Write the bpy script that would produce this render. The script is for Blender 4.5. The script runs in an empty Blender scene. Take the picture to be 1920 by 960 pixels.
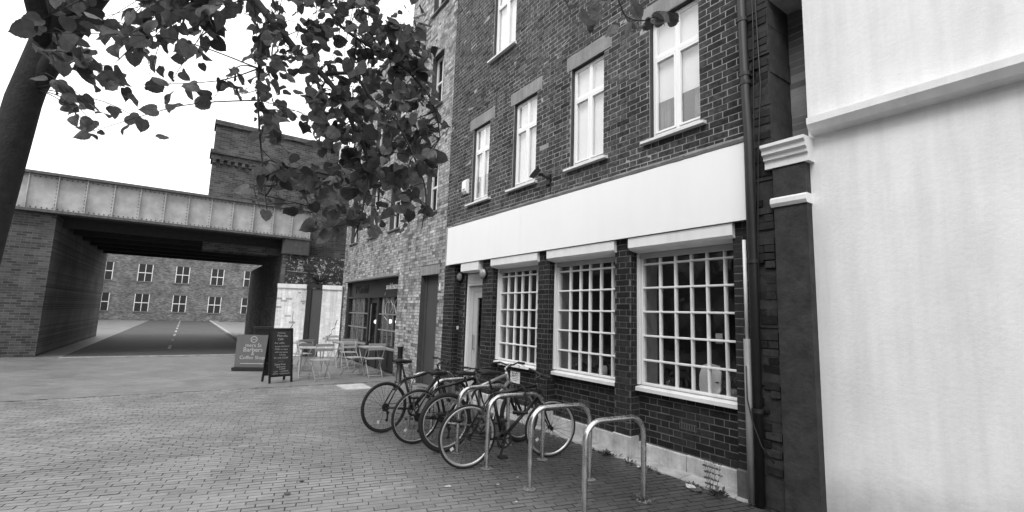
import bpy, math, random
import numpy as np
from mathutils import Vector, Matrix
from mathutils import noise as mnoise

random.seed(7)
rng = np.random.default_rng(11)
scene = bpy.context.scene
COL = scene.collection

# ------------------------------------------------------------------ camera
CAM_POS = Vector((0.0, -4.677, 1.65))
cam_data = bpy.data.cameras.new('camera')
cam_data.sensor_width = 36.0
cam_data.lens = 36.0 * 880.0 / 1920.0
cam_data.clip_start = 0.05
cam_data.clip_end = 3000.0
cam = bpy.data.objects.new('camera', cam_data)
COL.objects.link(cam)
# world directions of the camera's right, down and forward axes
A_RIGHT = Vector((0.5680, 0.8225, 0.0320)).normalized()
A_FWD = Vector((-0.8187, 0.5602, 0.1257)).normalized()
A_FWD = (A_FWD - A_RIGHT * A_FWD.dot(A_RIGHT)).normalized()
A_DOWN = A_FWD.cross(A_RIGHT).normalized()
mw = Matrix.Identity(4)
for i in range(3):
    mw[i][0] = A_RIGHT[i]; mw[i][1] = -A_DOWN[i]; mw[i][2] = -A_FWD[i]; mw[i][3] = CAM_POS[i]
cam.matrix_world = mw
scene.camera = cam

# ------------------------------------------------------------------ sky, sun, exposure (overcast day, monochrome film)
SUN_EL, SUN_AZ = 52.0, 152.0          # degrees; azimuth clockwise from +Y
world = bpy.data.worlds.new('World')
scene.world = world
world.use_nodes = True
wt = world.node_tree
wt.nodes.clear()
w_out = wt.nodes.new('ShaderNodeOutputWorld')
w_bg = wt.nodes.new('ShaderNodeBackground')
w_sky = wt.nodes.new('ShaderNodeTexSky')
w_sky.sky_type = 'NISHITA'
w_sky.sun_disc = False
w_sky.sun_elevation = math.radians(SUN_EL)
w_sky.sun_rotation = math.radians(SUN_AZ)
w_sky.air_density = 1.0
w_sky.dust_density = 2.0
w_sky.ozone_density = 1.0
w_bw = wt.nodes.new('ShaderNodeRGBToBW')
wt.links.new(w_sky.outputs[0], w_bw.inputs[0])
# bright even cloud cover laid over the clear-sky model
w_cloud = wt.nodes.new('ShaderNodeMath'); w_cloud.operation = 'MULTIPLY_ADD'
w_cloud.inputs[1].default_value = 0.4; w_cloud.inputs[2].default_value = 5.2
wt.links.new(w_bw.outputs[0], w_cloud.inputs[0])
wt.links.new(w_cloud.outputs[0], w_bg.inputs[0])
w_bg.inputs[1].default_value = 0.15
wt.links.new(w_bg.outputs[0], w_out.inputs[0])

sun_data = bpy.data.lights.new('sun', 'SUN')
sun_data.energy = 1.0
sun_data.angle = math.radians(22.0)
sun = bpy.data.objects.new('sun', sun_data)
COL.objects.link(sun)
_az, _el = math.radians(SUN_AZ), math.radians(SUN_EL)
_to_sun = Vector((math.sin(_az) * math.cos(_el), math.cos(_az) * math.cos(_el), math.sin(_el)))
sun.rotation_euler = _to_sun.to_track_quat('Z', 'Y').to_euler()

scene.view_settings.view_transform = 'Standard'
scene.view_settings.look = 'None'
scene.view_settings.gamma = 1.0
scene.view_settings.use_curve_mapping = False
scene.view_settings.exposure = 0.95
scene.render.engine = 'CYCLES'
try:
    scene.cycles.transparent_max_bounces = 24
    scene.cycles.max_bounces = 8
except Exception:
    pass

# ------------------------------------------------------------------ helpers
def view_size(p, size=0.2):
    """rough apparent size of a piece, to decide which ones become objects of their own"""
    d = Vector(p) - CAM_POS
    z = d.dot(A_FWD)
    if z < 0.3: return 0.0
    x = 880 * d.dot(A_RIGHT) / z; y = 880 * d.dot(A_DOWN) / z
    if abs(x) > 495 or abs(y) > 500: return 0.0
    return size * 880 / z

class MB:
    def __init__(s):
        s.v = []; s.f = []; s.t = []; s.uv = None
    def quad(s, a, b, c, d, tone=1.0):
        n = len(s.v); s.v += [tuple(a), tuple(b), tuple(c), tuple(d)]; s.f.append((n, n+1, n+2, n+3)); s.t.append(tone)
    def poly(s, pts, tone=1.0):
        n = len(s.v); s.v += [tuple(p) for p in pts]; s.f.append(tuple(range(n, n+len(pts)))); s.t.append(tone)
    def hexa(s, p, tone=1.0, back=True):
        n = len(s.v); s.v += [tuple(q) for q in p]
        fs = [(0,3,2,1),(4,5,6,7),(0,1,5,4),(1,2,6,5),(2,3,7,6),(3,0,4,7)]
        for i, f in enumerate(fs):
            if i == 0 and not back: continue
            s.f.append(tuple(n+j for j in f)); s.t.append(tone)
    def box(s, x0, x1, y0, y1, z0, z1, tone=1.0):
        if x0 > x1: x0, x1 = x1, x0
        if y0 > y1: y0, y1 = y1, y0
        if z0 > z1: z0, z1 = z1, z0
        s.hexa([(x0,y0,z0),(x1,y0,z0),(x1,y1,z0),(x0,y1,z0),(x0,y0,z1),(x1,y0,z1),(x1,y1,z1),(x0,y1,z1)], tone)
        return s
    def bbox(s, x0, x1, y0, y1, z0, z1, b=0.006, tone=1.0):
        """box with chamfered long edges, extruded along x"""
        p = [(y0+b,z0),(y1-b,z0),(y1,z0+b),(y1,z1-b),(y1-b,z1),(y0+b,z1),(y0,z1-b),(y0,z0+b)]
        s.prism_x(p, x0, x1, tone); return s
    def prism_x(s, prof, x0, x1, tone=1.0):
        """profile of (y, z) points swept from x0 to x1"""
        n = len(s.v); m = len(prof)
        s.v += [(x0, y, z) for y, z in prof] + [(x1, y, z) for y, z in prof]
        for i in range(m):
            j = (i+1) % m
            s.f.append((n+i, n+j, n+m+j, n+m+i)); s.t.append(tone)
        s.f.append(tuple(n+i for i in reversed(range(m)))); s.t.append(tone)
        s.f.append(tuple(n+m+i for i in range(m))); s.t.append(tone)
    def prism_z(s, prof, z0, z1, tone=1.0):
        n = len(s.v); m = len(prof)
        s.v += [(x, y, z0) for x, y in prof] + [(x, y, z1) for x, y in prof]
        for i in range(m):
            j = (i+1) % m
            s.f.append((n+i, n+j, n+m+j, n+m+i)); s.t.append(tone)
        s.f.append(tuple(n+i for i in reversed(range(m)))); s.t.append(tone)
        s.f.append(tuple(n+m+i for i in range(m))); s.t.append(tone)
    def bar(s, a, b, w, h, up=(0,0,1), tone=1.0):
        a = Vector(a); b = Vector(b); d = (b-a).normalized(); u = Vector(up)
        r = d.cross(u)
        if r.length < 1e-4: r = d.cross(Vector((1,0,0)))
        r.normalize(); u = r.cross(d).normalized()
        P = []
        for q in (a, b):
            P += [q - r*w/2 - u*h/2, q + r*w/2 - u*h/2, q + r*w/2 + u*h/2, q - r*w/2 + u*h/2]
        s.hexa([P[0],P[1],P[2],P[3],P[4],P[5],P[6],P[7]], tone); return s
    def tube(s, pts, r, n=8, cap=True, closed=False, tone=1.0):
        pts = [Vector(p) for p in pts]; m = len(pts)
        rad = list(r) if isinstance(r, (list, tuple)) else [r]*m
        base = len(s.v); prev = None
        for i, p in enumerate(pts):
            if closed: t = (pts[(i+1) % m] - pts[i-1])
            else: t = (pts[min(i+1, m-1)] - pts[max(i-1, 0)])
            t = t.normalized() if t.length > 1e-9 else Vector((0,0,1))
            if prev is None:
                a = t.cross(Vector((0,0,1)))
                if a.length < 0.05: a = t.cross(Vector((1,0,0)))
            else:
                a = prev - t * prev.dot(t)
                if a.length < 1e-6: a = t.cross(Vector((0.3,1,0.2)))
            a.normalize(); prev = a; b = t.cross(a)
            for j in range(n):
                th = 2*math.pi*j/n
                q = p + (a*math.cos(th) + b*math.sin(th))*rad[i]
                s.v.append(tuple(q))
        rng_ = m if closed else m-1
        for i in range(rng_):
            i2 = (i+1) % m
            for j in range(n):
                j2 = (j+1) % n
                s.f.append((base+i*n+j, base+i*n+j2, base+i2*n+j2, base+i2*n+j)); s.t.append(tone)
        if cap and not closed:
            s.f.append(tuple(base+j for j in reversed(range(n)))); s.t.append(tone)
            s.f.append(tuple(base+(m-1)*n+j for j in range(n))); s.t.append(tone)
        return s
    def lathe(s, c, axis, prof, n=20, tone=1.0):
        """prof: list of (radius, height along axis)"""
        c = Vector(c); ax = Vector(axis).normalized()
        a = ax.cross(Vector((0,0,1)))
        if a.length < 0.05: a = ax.cross(Vector((1,0,0)))
        a.normalize(); b = ax.cross(a); base = len(s.v); m = len(prof)
        for r, h in prof:
            for j in range(n):
                th = 2*math.pi*j/n
                s.v.append(tuple(c + ax*h + (a*math.cos(th)+b*math.sin(th))*max(r, 1e-4)))
        for i in range(m-1):
            for j in range(n):
                j2 = (j+1) % n
                s.f.append((base+i*n+j, base+i*n+j2, base+(i+1)*n+j2, base+(i+1)*n+j)); s.t.append(tone)
        return s
    def ring(s, c, axis, R, r_in, r_ax, n=48, k=8, tone=1.0):
        """torus with elliptic section: r_in radial half size, r_ax axial half size"""
        c = Vector(c); ax = Vector(axis).normalized()
        a = ax.cross(Vector((0,0,1)))
        if a.length < 0.05: a = ax.cross(Vector((1,0,0)))
        a.normalize(); b = ax.cross(a); base = len(s.v)
        for i in range(n):
            th = 2*math.pi*i/n; d = a*math.cos(th)+b*math.sin(th)
            for j in range(k):
                ph = 2*math.pi*j/k
                s.v.append(tuple(c + d*(R + r_in*math.cos(ph)) + ax*r_ax*math.sin(ph)))
        for i in range(n):
            i2 = (i+1) % n
            for j in range(k):
                j2 = (j+1) % k
                s.f.append((base+i*k+j, base+i2*k+j, base+i2*k+j2, base+i*k+j2)); s.t.append(tone)
        return s
    def add(s, verts, faces, tone=1.0):
        n = len(s.v); s.v += [tuple(p) for p in verts]
        for f in faces: s.f.append(tuple(n+i for i in f)); s.t.append(tone)
    def mesh(s, name, mat, off=(0,0,0), smooth=False):
        me = bpy.data.meshes.new(name)
        o = off
        me.from_pydata([(v[0]-o[0], v[1]-o[1], v[2]-o[2]) for v in s.v], [], s.f)
        if mat: me.materials.append(mat)
        at = me.attributes.new('tone', 'FLOAT', 'FACE')
        at.data.foreach_set('value', s.t)
        if s.uv is not None:
            uvl = me.uv_layers.new(name='UVMap')
            uvl.data.foreach_set('uv', [c for i in [vi for f in s.f for vi in f] for c in s.uv[i]])
        if smooth:
            me.polygons.foreach_set('use_smooth', [True]*len(me.polygons))
        me.update()
        return me
    def build(s, name, mat, parent=None, smooth=False, local=False, kind=None, label=None, at=None):
        """world coordinates unless local; `at` puts the origin of the object there"""
        org = Vector((0,0,0))
        if parent is not None and not local:
            q = parent
            while q is not None: org += q.location; q = q.parent
        a = Vector(at) if at is not None else org
        me = s.mesh(name, mat, a, smooth)
        ob = bpy.data.objects.new(name, me)
        COL.objects.link(ob)
        if parent is not None: ob.parent = parent
        if at is not None: ob.location = a - org
        if kind: ob['kind'] = kind
        if label: ob['label'] = label
        return ob

def thing(name, label, cat, loc=(0,0,0), rotz=0.0, group=None):
    o = bpy.data.objects.new(name, None)
    o.empty_display_size = 0.2
    COL.objects.link(o); o.location = loc; o.rotation_euler = (0, 0, rotz)
    o['label'] = label; o['category'] = cat
    if group: o['group'] = group
    return o
def tag(o, label, cat, group=None):
    o['label'] = label; o['category'] = cat
    if group: o['group'] = group
    return o
def structure(o):
    o['kind'] = 'structure'; return o
def copy_tree(o, parent=None):
    c = o.copy(); COL.objects.link(c); c.parent = parent
    for ch in list(o.children): copy_tree(ch, c)
    return c
def text_mesh(txt, size, spacing=1.0, extrude=0.0):
    cu = bpy.data.curves.new('lettering', 'FONT'); cu.body = txt; cu.size = size
    cu.align_x = 'CENTER'; cu.align_y = 'CENTER'; cu.extrude = extrude; cu.resolution_u = 3
    cu.space_character = spacing
    ob = bpy.data.objects.new('lettering', cu); COL.objects.link(ob)
    bpy.context.view_layer.update()
    dg = bpy.context.evaluated_depsgraph_get()
    me = bpy.data.meshes.new_from_object(ob.evaluated_get(dg))
    bpy.data.objects.remove(ob); bpy.data.curves.remove(cu)
    return me
def lettering(name, txt, size, mat, parent, origin, right, up, spacing=1.0, extrude=0.0, loc_world=True):
    """flat letters laid on a surface: origin, right and up directions in the parent's space"""
    me = text_mesh(txt, size, spacing, extrude)
    r = Vector(right).normalized(); u = Vector(up).normalized(); n = r.cross(u)
    M = Matrix(((r.x,u.x,n.x,origin[0]),(r.y,u.y,n.y,origin[1]),(r.z,u.z,n.z,origin[2]),(0,0,0,1)))
    me.transform(M); me.materials.clear(); me.materials.append(mat); me.name = name
    ob = bpy.data.objects.new(name, me); COL.objects.link(ob); ob.parent = parent
    if loc_world and parent is not None:
        q = parent; org = Vector((0,0,0))
        while q is not None: org += q.location; q = q.parent
        me.transform(Matrix.Translation(-org))
    return ob

# ------------------------------------------------------------------ materials (all grey: a black and white photograph)
def new_mat(name):
    m = bpy.data.materials.new(name); m.use_nodes = True
    nt = m.node_tree; nt.nodes.clear()
    out = nt.nodes.new('ShaderNodeOutputMaterial')
    b = nt.nodes.new('ShaderNodeBsdfPrincipled')
    nt.links.new(b.outputs[0], out.inputs[0])
    return m, nt, b, out
def math_node(nt, op, a, b=None, c=None, clamp=False):
    n = nt.nodes.new('ShaderNodeMath'); n.operation = op; n.use_clamp = clamp
    for i, x in enumerate((a, b, c)):
        if x is None: continue
        if isinstance(x, (int, float)): n.inputs[i].default_value = x
        else: nt.links.new(x, n.inputs[i])
    return n.outputs[0]
def noise_node(nt, scale, detail=4.0, rough=0.6, coord='Object', vec=None):
    n = nt.nodes.new('ShaderNodeTexNoise'); n.inputs['Scale'].default_value = scale
    n.inputs['Detail'].default_value = detail; n.inputs['Roughness'].default_value = rough
    if vec is None:
        tc = nt.nodes.new('ShaderNodeTexCoord'); vec = tc.outputs[coord]
    nt.links.new(vec, n.inputs['Vector'])
    return n.outputs[0]
def world_pos(nt):
    g = nt.nodes.new('ShaderNodeNewGeometry'); return g.outputs['Position']
def remap(nt, x, a, b, c, d):
    n = nt.nodes.new('ShaderNodeMapRange')
    for i, q in enumerate((a, b, c, d)): n.inputs[i+1].default_value = q
    nt.links.new(x, n.inputs[0]); return n.outputs[0]
def bump(nt, b, h, strength=0.3, dist=0.01):
    n = nt.nodes.new('ShaderNodeBump'); n.inputs['Strength'].default_value = strength
    n.inputs['Distance'].default_value = dist
    nt.links.new(h, n.inputs['Height']); nt.links.new(n.outputs[0], b.inputs['Normal'])
def grey_in(nt, b, val):
    c = nt.nodes.new('ShaderNodeCombineColor')
    for i in range(3): nt.links.new(val, c.inputs[i])
    nt.links.new(c.outputs[0], b.inputs['Base Color'])

def streak_node(nt, pos, sc=(3.2, 3.2, 0.28)):
    mp = nt.nodes.new('ShaderNodeMapping'); mp.inputs['Scale'].default_value = sc
    nt.links.new(pos, mp.inputs[0])
    return noise_node(nt, 2.0, 5, 0.65, vec=mp.outputs[0])

def plain(name, v, rough=0.6, metal=0.0, var=0.25, scale=6.0, bmp=0.0, bscale=60.0, spec=0.5, fine=0.0, rvar=0.0, tone=False, streak=0.0, splash=0.0):
    """grey surface with cloudy wear, fine grain and a little relief"""
    m, nt, b, out = new_mat(name)
    pos = world_pos(nt)
    n1 = noise_node(nt, scale, 5, 0.65, vec=pos)
    val = remap(nt, n1, 0.25, 0.75, v*(1-var), v*(1+var))
    if fine:
        n2 = noise_node(nt, 140.0, 2, 0.6, vec=pos)
        val = math_node(nt, 'MULTIPLY', val, remap(nt, n2, 0.3, 0.7, 1-fine, 1+fine))
    if streak:
        val = math_node(nt, 'MULTIPLY', val, remap(nt, streak_node(nt, pos), 0.42, 0.68, 1.0, 1.0-streak))
    if splash:
        sz_ = nt.nodes.new('ShaderNodeSeparateXYZ'); nt.links.new(pos, sz_.inputs[0])
        zz_ = math_node(nt, 'ADD', sz_.outputs[2], math_node(nt, 'MULTIPLY', math_node(nt, 'SUBTRACT', n1, 0.5), 0.7))
        val = math_node(nt, 'MULTIPLY', val, remap(nt, zz_, 0.05, 0.55, 1.0-splash, 1.0))
    if tone:
        at = nt.nodes.new('ShaderNodeAttribute'); at.attribute_name = 'tone'
        val = math_node(nt, 'MULTIPLY', val, at.outputs['Fac'])
    grey_in(nt, b, val)
    b.inputs['Roughness'].default_value = rough
    if rvar: nt.links.new(remap(nt, n1, 0.3, 0.7, rough-rvar, rough+rvar), b.inputs['Roughness'])
    b.inputs['Metallic'].default_value = metal
    b.inputs['Specular IOR Level'].default_value = spec
    if bmp:
        bump(nt, b, noise_node(nt, bscale, 4, 0.6, vec=pos), bmp, 0.01)
    return m

def brick_mat(name, v, mott=0.5, rough=0.85, soot=None, bmp=0.6):
    """single bricks: tone of each brick from its attribute, mottled, gritty"""
    m, nt, b, out = new_mat(name)
    pos = world_pos(nt)
    at = nt.nodes.new('ShaderNodeAttribute'); at.attribute_name = 'tone'
    n1 = noise_node(nt, 22.0, 5, 0.7, vec=pos)
    n2 = noise_node(nt, 120.0, 3, 0.7, vec=pos)
    n3 = noise_node(nt, 0.7, 4, 0.6, vec=pos)
    val = math_node(nt, 'MULTIPLY', at.outputs['Fac'], v)
    val = math_node(nt, 'MULTIPLY', val, remap(nt, n1, 0.3, 0.7, 1-mott, 1+mott))
    val = math_node(nt, 'MULTIPLY', val, remap(nt, n2, 0.3, 0.7, 0.75, 1.25))
    val = math_node(nt, 'MULTIPLY', val, remap(nt, n3, 0.3, 0.7, 0.75, 1.25))
    val = math_node(nt, 'MULTIPLY', val, remap(nt, streak_node(nt, pos), 0.35, 0.68, 1.12, 0.62))
    if soot:
        sx = nt.nodes.new('ShaderNodeSeparateXYZ'); nt.links.new(pos, sx.inputs[0])
        x = math_node(nt, 'ADD', sx.outputs[0], math_node(nt, 'MULTIPLY', math_node(nt, 'SUBTRACT', n3, 0.5), 0.8))
        val = math_node(nt, 'MULTIPLY', val, remap(nt, x, soot[0], soot[1], 1.0, soot[2]))
    grey_in(nt, b, val)
    b.inputs['Roughness'].default_value = rough
    b.inputs['Specular IOR Level'].default_value = 0.25
    h = math_node(nt, 'ADD', n1, math_node(nt, 'MULTIPLY', n2, 0.6))
    bump(nt, b, h, bmp, 0.006)
    return m

def brick_texture_mat(name, v, mortar, wx=0.225, hz=0.075, axis='X', spots=0.0, rough=0.9):
    """brickwork too far off to tell the bricks apart"""
    m, nt, b, out = new_mat(name)
    pos = world_pos(nt)
    sx = nt.nodes.new('ShaderNodeSeparateXYZ'); nt.links.new(pos, sx.inputs[0])
    cx = nt.nodes.new('ShaderNodeCombineXYZ')
    nt.links.new(sx.outputs[0 if axis == 'X' else 1], cx.inputs[0]); nt.links.new(sx.outputs[2], cx.inputs[1])
    t = nt.nodes.new('ShaderNodeTexBrick')
    nt.links.new(cx.outputs[0], t.inputs['Vector'])
    t.inputs['Color1'].default_value = (v*0.55,)*3 + (1,); t.inputs['Color2'].default_value = (v*1.5,)*3 + (1,)
    t.inputs['Mortar'].default_value = (mortar,)*3 + (1,)
    t.inputs['Scale'].default_value = 1.0; t.inputs['Mortar Size'].default_value = 0.006
    t.inputs['Mortar Smooth'].default_value = 0.2; t.inputs['Bias'].default_value = -0.1
    t.inputs['Brick Width'].default_value = wx; t.inputs['Row Height'].default_value = hz
    n = noise_node(nt, 0.9, 6, 0.7, vec=pos)
    mx = nt.nodes.new('ShaderNodeMix'); mx.data_type = 'RGBA'; mx.blend_type = 'MULTIPLY'
    mx.inputs[0].default_value = 1.0
    nt.links.new(t.outputs[0], mx.inputs[6])
    cc = nt.nodes.new('ShaderNodeCombineColor'); f = remap(nt, n, 0.3, 0.7, 0.55, 1.35)
    for i in range(3): nt.links.new(f, cc.inputs[i])
    nt.links.new(cc.outputs[0], mx.inputs[7])
    last = mx.outputs[2]
    if spots:
        n5 = noise_node(nt, 9.0, 3, 0.7, vec=pos)
        m2 = nt.nodes.new('ShaderNodeMix'); m2.data_type = 'RGBA'
        nt.links.new(remap(nt, n5, 0.56, 0.62, 0.0, spots), m2.inputs[0])
        nt.links.new(last, m2.inputs[6]); m2.inputs[7].default_value = (0.6, 0.6, 0.6, 1)
        last = m2.outputs[2]
    nt.links.new(last, b.inputs['Base Color'])
    b.inputs['Roughness'].default_value = rough
    bump(nt, b, math_node(nt, 'SUBTRACT', 1.0, t.outputs['Fac']), 0.4, 0.008)
    return m

def glass_mat(name, tint=0.95, rough=0.0, ior=1.5, boost=1.0, wave=0.03):
    m, nt, b, out = new_mat(name)
    nt.nodes.remove(b)
    tr = nt.nodes.new('ShaderNodeBsdfTransparent'); tr.inputs[0].default_value = (tint,)*3 + (1,)
    gl = nt.nodes.new('ShaderNodeBsdfGlossy'); gl.inputs['Roughness'].default_value = rough
    gl.inputs[0].default_value = (1, 1, 1, 1)
    fr = nt.nodes.new('ShaderNodeFresnel')
    gb = nt.nodes.new('ShaderNodeNewGeometry')
    nt.links.new(remap(nt, gb.outputs['Backfacing'], 0.0, 1.0, ior, 1.0/ior), fr.inputs[0])
    fac = math_node(nt, 'MULTIPLY', fr.outputs[0], boost, clamp=True)
    pos = world_pos(nt)
    bn = nt.nodes.new('ShaderNodeBump'); bn.inputs['Strength'].default_value = wave; bn.inputs['Distance'].default_value = 0.05
    nt.links.new(noise_node(nt, 2.5, 2, 0.5, vec=pos), bn.inputs['Height'])
    nt.links.new(bn.outputs[0], gl.inputs['Normal']); 
    mx = nt.nodes.new('ShaderNodeMixShader')
    nt.links.new(fac, mx.inputs[0]); nt.links.new(tr.outputs[0], mx.inputs[1]); nt.links.new(gl.outputs[0], mx.inputs[2])
    nt.links.new(mx.outputs[0], out.inputs[0])
    return m

M = {}
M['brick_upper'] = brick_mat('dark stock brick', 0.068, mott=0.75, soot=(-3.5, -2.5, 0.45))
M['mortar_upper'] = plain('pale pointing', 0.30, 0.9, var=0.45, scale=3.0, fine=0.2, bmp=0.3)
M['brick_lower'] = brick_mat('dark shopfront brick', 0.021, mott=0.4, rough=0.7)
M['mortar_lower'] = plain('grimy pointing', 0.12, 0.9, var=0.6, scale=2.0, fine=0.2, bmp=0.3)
M['brick_core'] = plain('brick reveal', 0.06, 0.9, var=0.3, bmp=0.3)
M['brick_cafe'] = brick_mat('pale stock brick', 0.34, mott=0.5)
M['mortar_cafe'] = plain('cafe pointing', 0.10, 0.9, var=0.4, scale=3.0, fine=0.2)
M['brick_white'] = brick_mat('white painted brick', 0.80, mott=0.08, bmp=0.4)
M['mortar_white'] = plain('white painted joint', 0.68, 0.9, var=0.2, scale=3.0)
M['white'] = plain('white paint', 0.74, 0.45, var=0.08, scale=4.0, fine=0.03, streak=0.12)
M['sign_white'] = plain('white fascia board', 0.87, 0.4, var=0.02, scale=1.5, streak=0.02)
M['upvc'] = plain('white window plastic', 0.83, 0.3, var=0.03)
M['shutter_white'] = plain('white coated steel', 0.76, 0.4, var=0.06, scale=2.0, streak=0.12)
M['shutter_grey'] = plain('grey shutter slat', 0.35, 0.5, var=0.1)
M['stone'] = plain('weathered stone', 0.15, 0.9, var=0.4, scale=5.0, bmp=0.6, bscale=25, fine=0.25)
M['lintel'] = plain('concrete lintel', 0.26, 0.9, streak=0.3, var=0.22, scale=4.0, bmp=0.3, fine=0.15)
M['plinth'] = plain('worn white plinth paint', 0.48, 0.85, streak=0.3, var=0.4, scale=5.0, bmp=0.4, fine=0.15)
M['concrete'] = plain('pale concrete', 0.34, 0.9, var=0.35, scale=6.0, bmp=0.4, fine=0.25)
M['dark_block'] = plain('dark rendered block', 0.07, 0.85, var=0.4, scale=8.0, bmp=0.4)
M['black_pipe'] = plain('black painted iron', 0.011, 0.5, var=0.4, scale=12.0)
M['grey_pipe'] = plain('grey plastic pipe', 0.22, 0.45, var=0.25, scale=5.0)
M['rubber'] = plain('black rubber', 0.012, 0.7, var=0.3, scale=30.0)
M['black_plastic'] = plain('black plastic', 0.014, 0.5, var=0.2, scale=20.0)
M['frame_black'] = plain('black bicycle paint', 0.012, 0.3, var=0.1)
M['frame_silver'] = plain('silver bicycle paint', 0.45, 0.3, metal=0.6, var=0.1)
M['rim_silver'] = plain('polished rim', 0.62, 0.28, metal=0.75, var=0.1)
M['rim_black'] = plain('black rim', 0.018, 0.35)
M['alloy'] = plain('bicycle alloy', 0.45, 0.3, metal=0.9, var=0.2)
M['steel_dark'] = plain('oily steel', 0.06, 0.4, metal=0.8, var=0.3)
M['spoke'] = plain('spoke steel', 0.05, 0.35, metal=0.5)
M['stainless'] = plain('brushed stainless', 0.62, 0.27, metal=1.0, var=0.22, scale=9.0, rvar=0.12)
M['reflector'] = plain('pale reflector', 0.7, 0.3)
M['cafe_paint'] = plain('charcoal shop paint', 0.02, 0.45, var=0.15, scale=3.0)
M['cafe_letter'] = plain('black lettering', 0.008, 0.5)
M['cafe_letter_white'] = plain('white lettering', 0.7, 0.5)
M['cafe_bar'] = plain('grey glazing bar', 0.2, 0.5, var=0.2)
M['door_grey'] = plain('grey door paint', 0.065, 0.5, var=0.12, scale=1.2)
M['door_white'] = plain('grey white door', 0.42, 0.45, var=0.08)
M['chair_paint'] = plain('pale folding chair paint', 0.36, 0.45, var=0.12)
M['chalkboard'] = plain('chalkboard', 0.022, 0.8, var=0.35, scale=7.0)
M['chalk'] = plain('white chalk', 0.38, 0.9, var=0.3, scale=60.0)
M['sign_grey'] = plain('grey sign print', 0.13, 0.5, var=0.08)
M['print_white'] = plain('white print', 0.5, 0.6)
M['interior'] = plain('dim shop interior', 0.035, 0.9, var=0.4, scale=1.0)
M['interior_pale'] = plain('painted window board', 0.30, 0.7, var=0.1)
M['blind'] = plain('white blind', 0.86, 0.8, var=0.04, scale=2.0)
M['curtain'] = plain('grey curtain', 0.16, 0.9, var=0.3, scale=8.0)
M['glass'] = glass_mat('shop window glass', 0.92, boost=1.0)
M['glass_upper'] = glass_mat('double glazed upper window', 0.95, boost=1.9, wave=0.008)
M['glass_cafe'] = glass_mat('cafe window glass', 0.92, boost=0.4)
M['flood'] = plain('black floodlight', 0.015, 0.4)
M['lens'] = plain('frosted lamp glass', 0.24, 0.25)
M['girder'] = plain('weathered girder paint', 0.42, 0.6, var=0.35, scale=2.2, bmp=0.2)
M['girder_edge'] = plain('rusty girder edge', 0.10, 0.8, var=0.6, scale=9.0, bmp=0.4)
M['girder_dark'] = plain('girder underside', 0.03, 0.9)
M['viaduct_x'] = brick_texture_mat('sooty viaduct brick side', 0.11, 0.15, axis='X')
M['viaduct_y'] = brick_texture_mat('sooty viaduct brick', 0.075, 0.14, axis='Y')
M['viaduct_spot'] = brick_texture_mat('viaduct brick with flaking paint', 0.04, 0.06, axis='Y', spots=0.8)
M['brick_far_x'] = brick_texture_mat('far brick flank', 0.16, 0.2, axis='Y')
M['brick_far_front'] = brick_texture_mat('far brick front', 0.10, 0.18, axis='X')
M['stucco_dark'] = plain('dark flaking stucco', 0.028, 0.9, var=0.6, scale=7.0, bmp=0.9, bscale=18, fine=0.2)
M['stucco_white'] = plain('white stucco', 0.74, 0.8, streak=0.12, splash=0.5, var=0.1, scale=1.3, bmp=0.25, bscale=30, fine=0.05)
M['slate'] = plain('dark roof covering', 0.05, 0.8, var=0.2)
M['bark'] = plain('tree bark', 0.02, 0.9, var=0.5, scale=14.0, bmp=0.9, bscale=40)
M['weed'] = plain('weed leaf', 0.07, 0.7, var=0.4, scale=20.0)
M['litter'] = plain('pale dry leaf', 0.42, 0.8, var=0.4, scale=40.0)
M['cover'] = plain('pale metal cover', 0.45, 0.6, var=0.25, scale=8.0, bmp=0.3)

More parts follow.
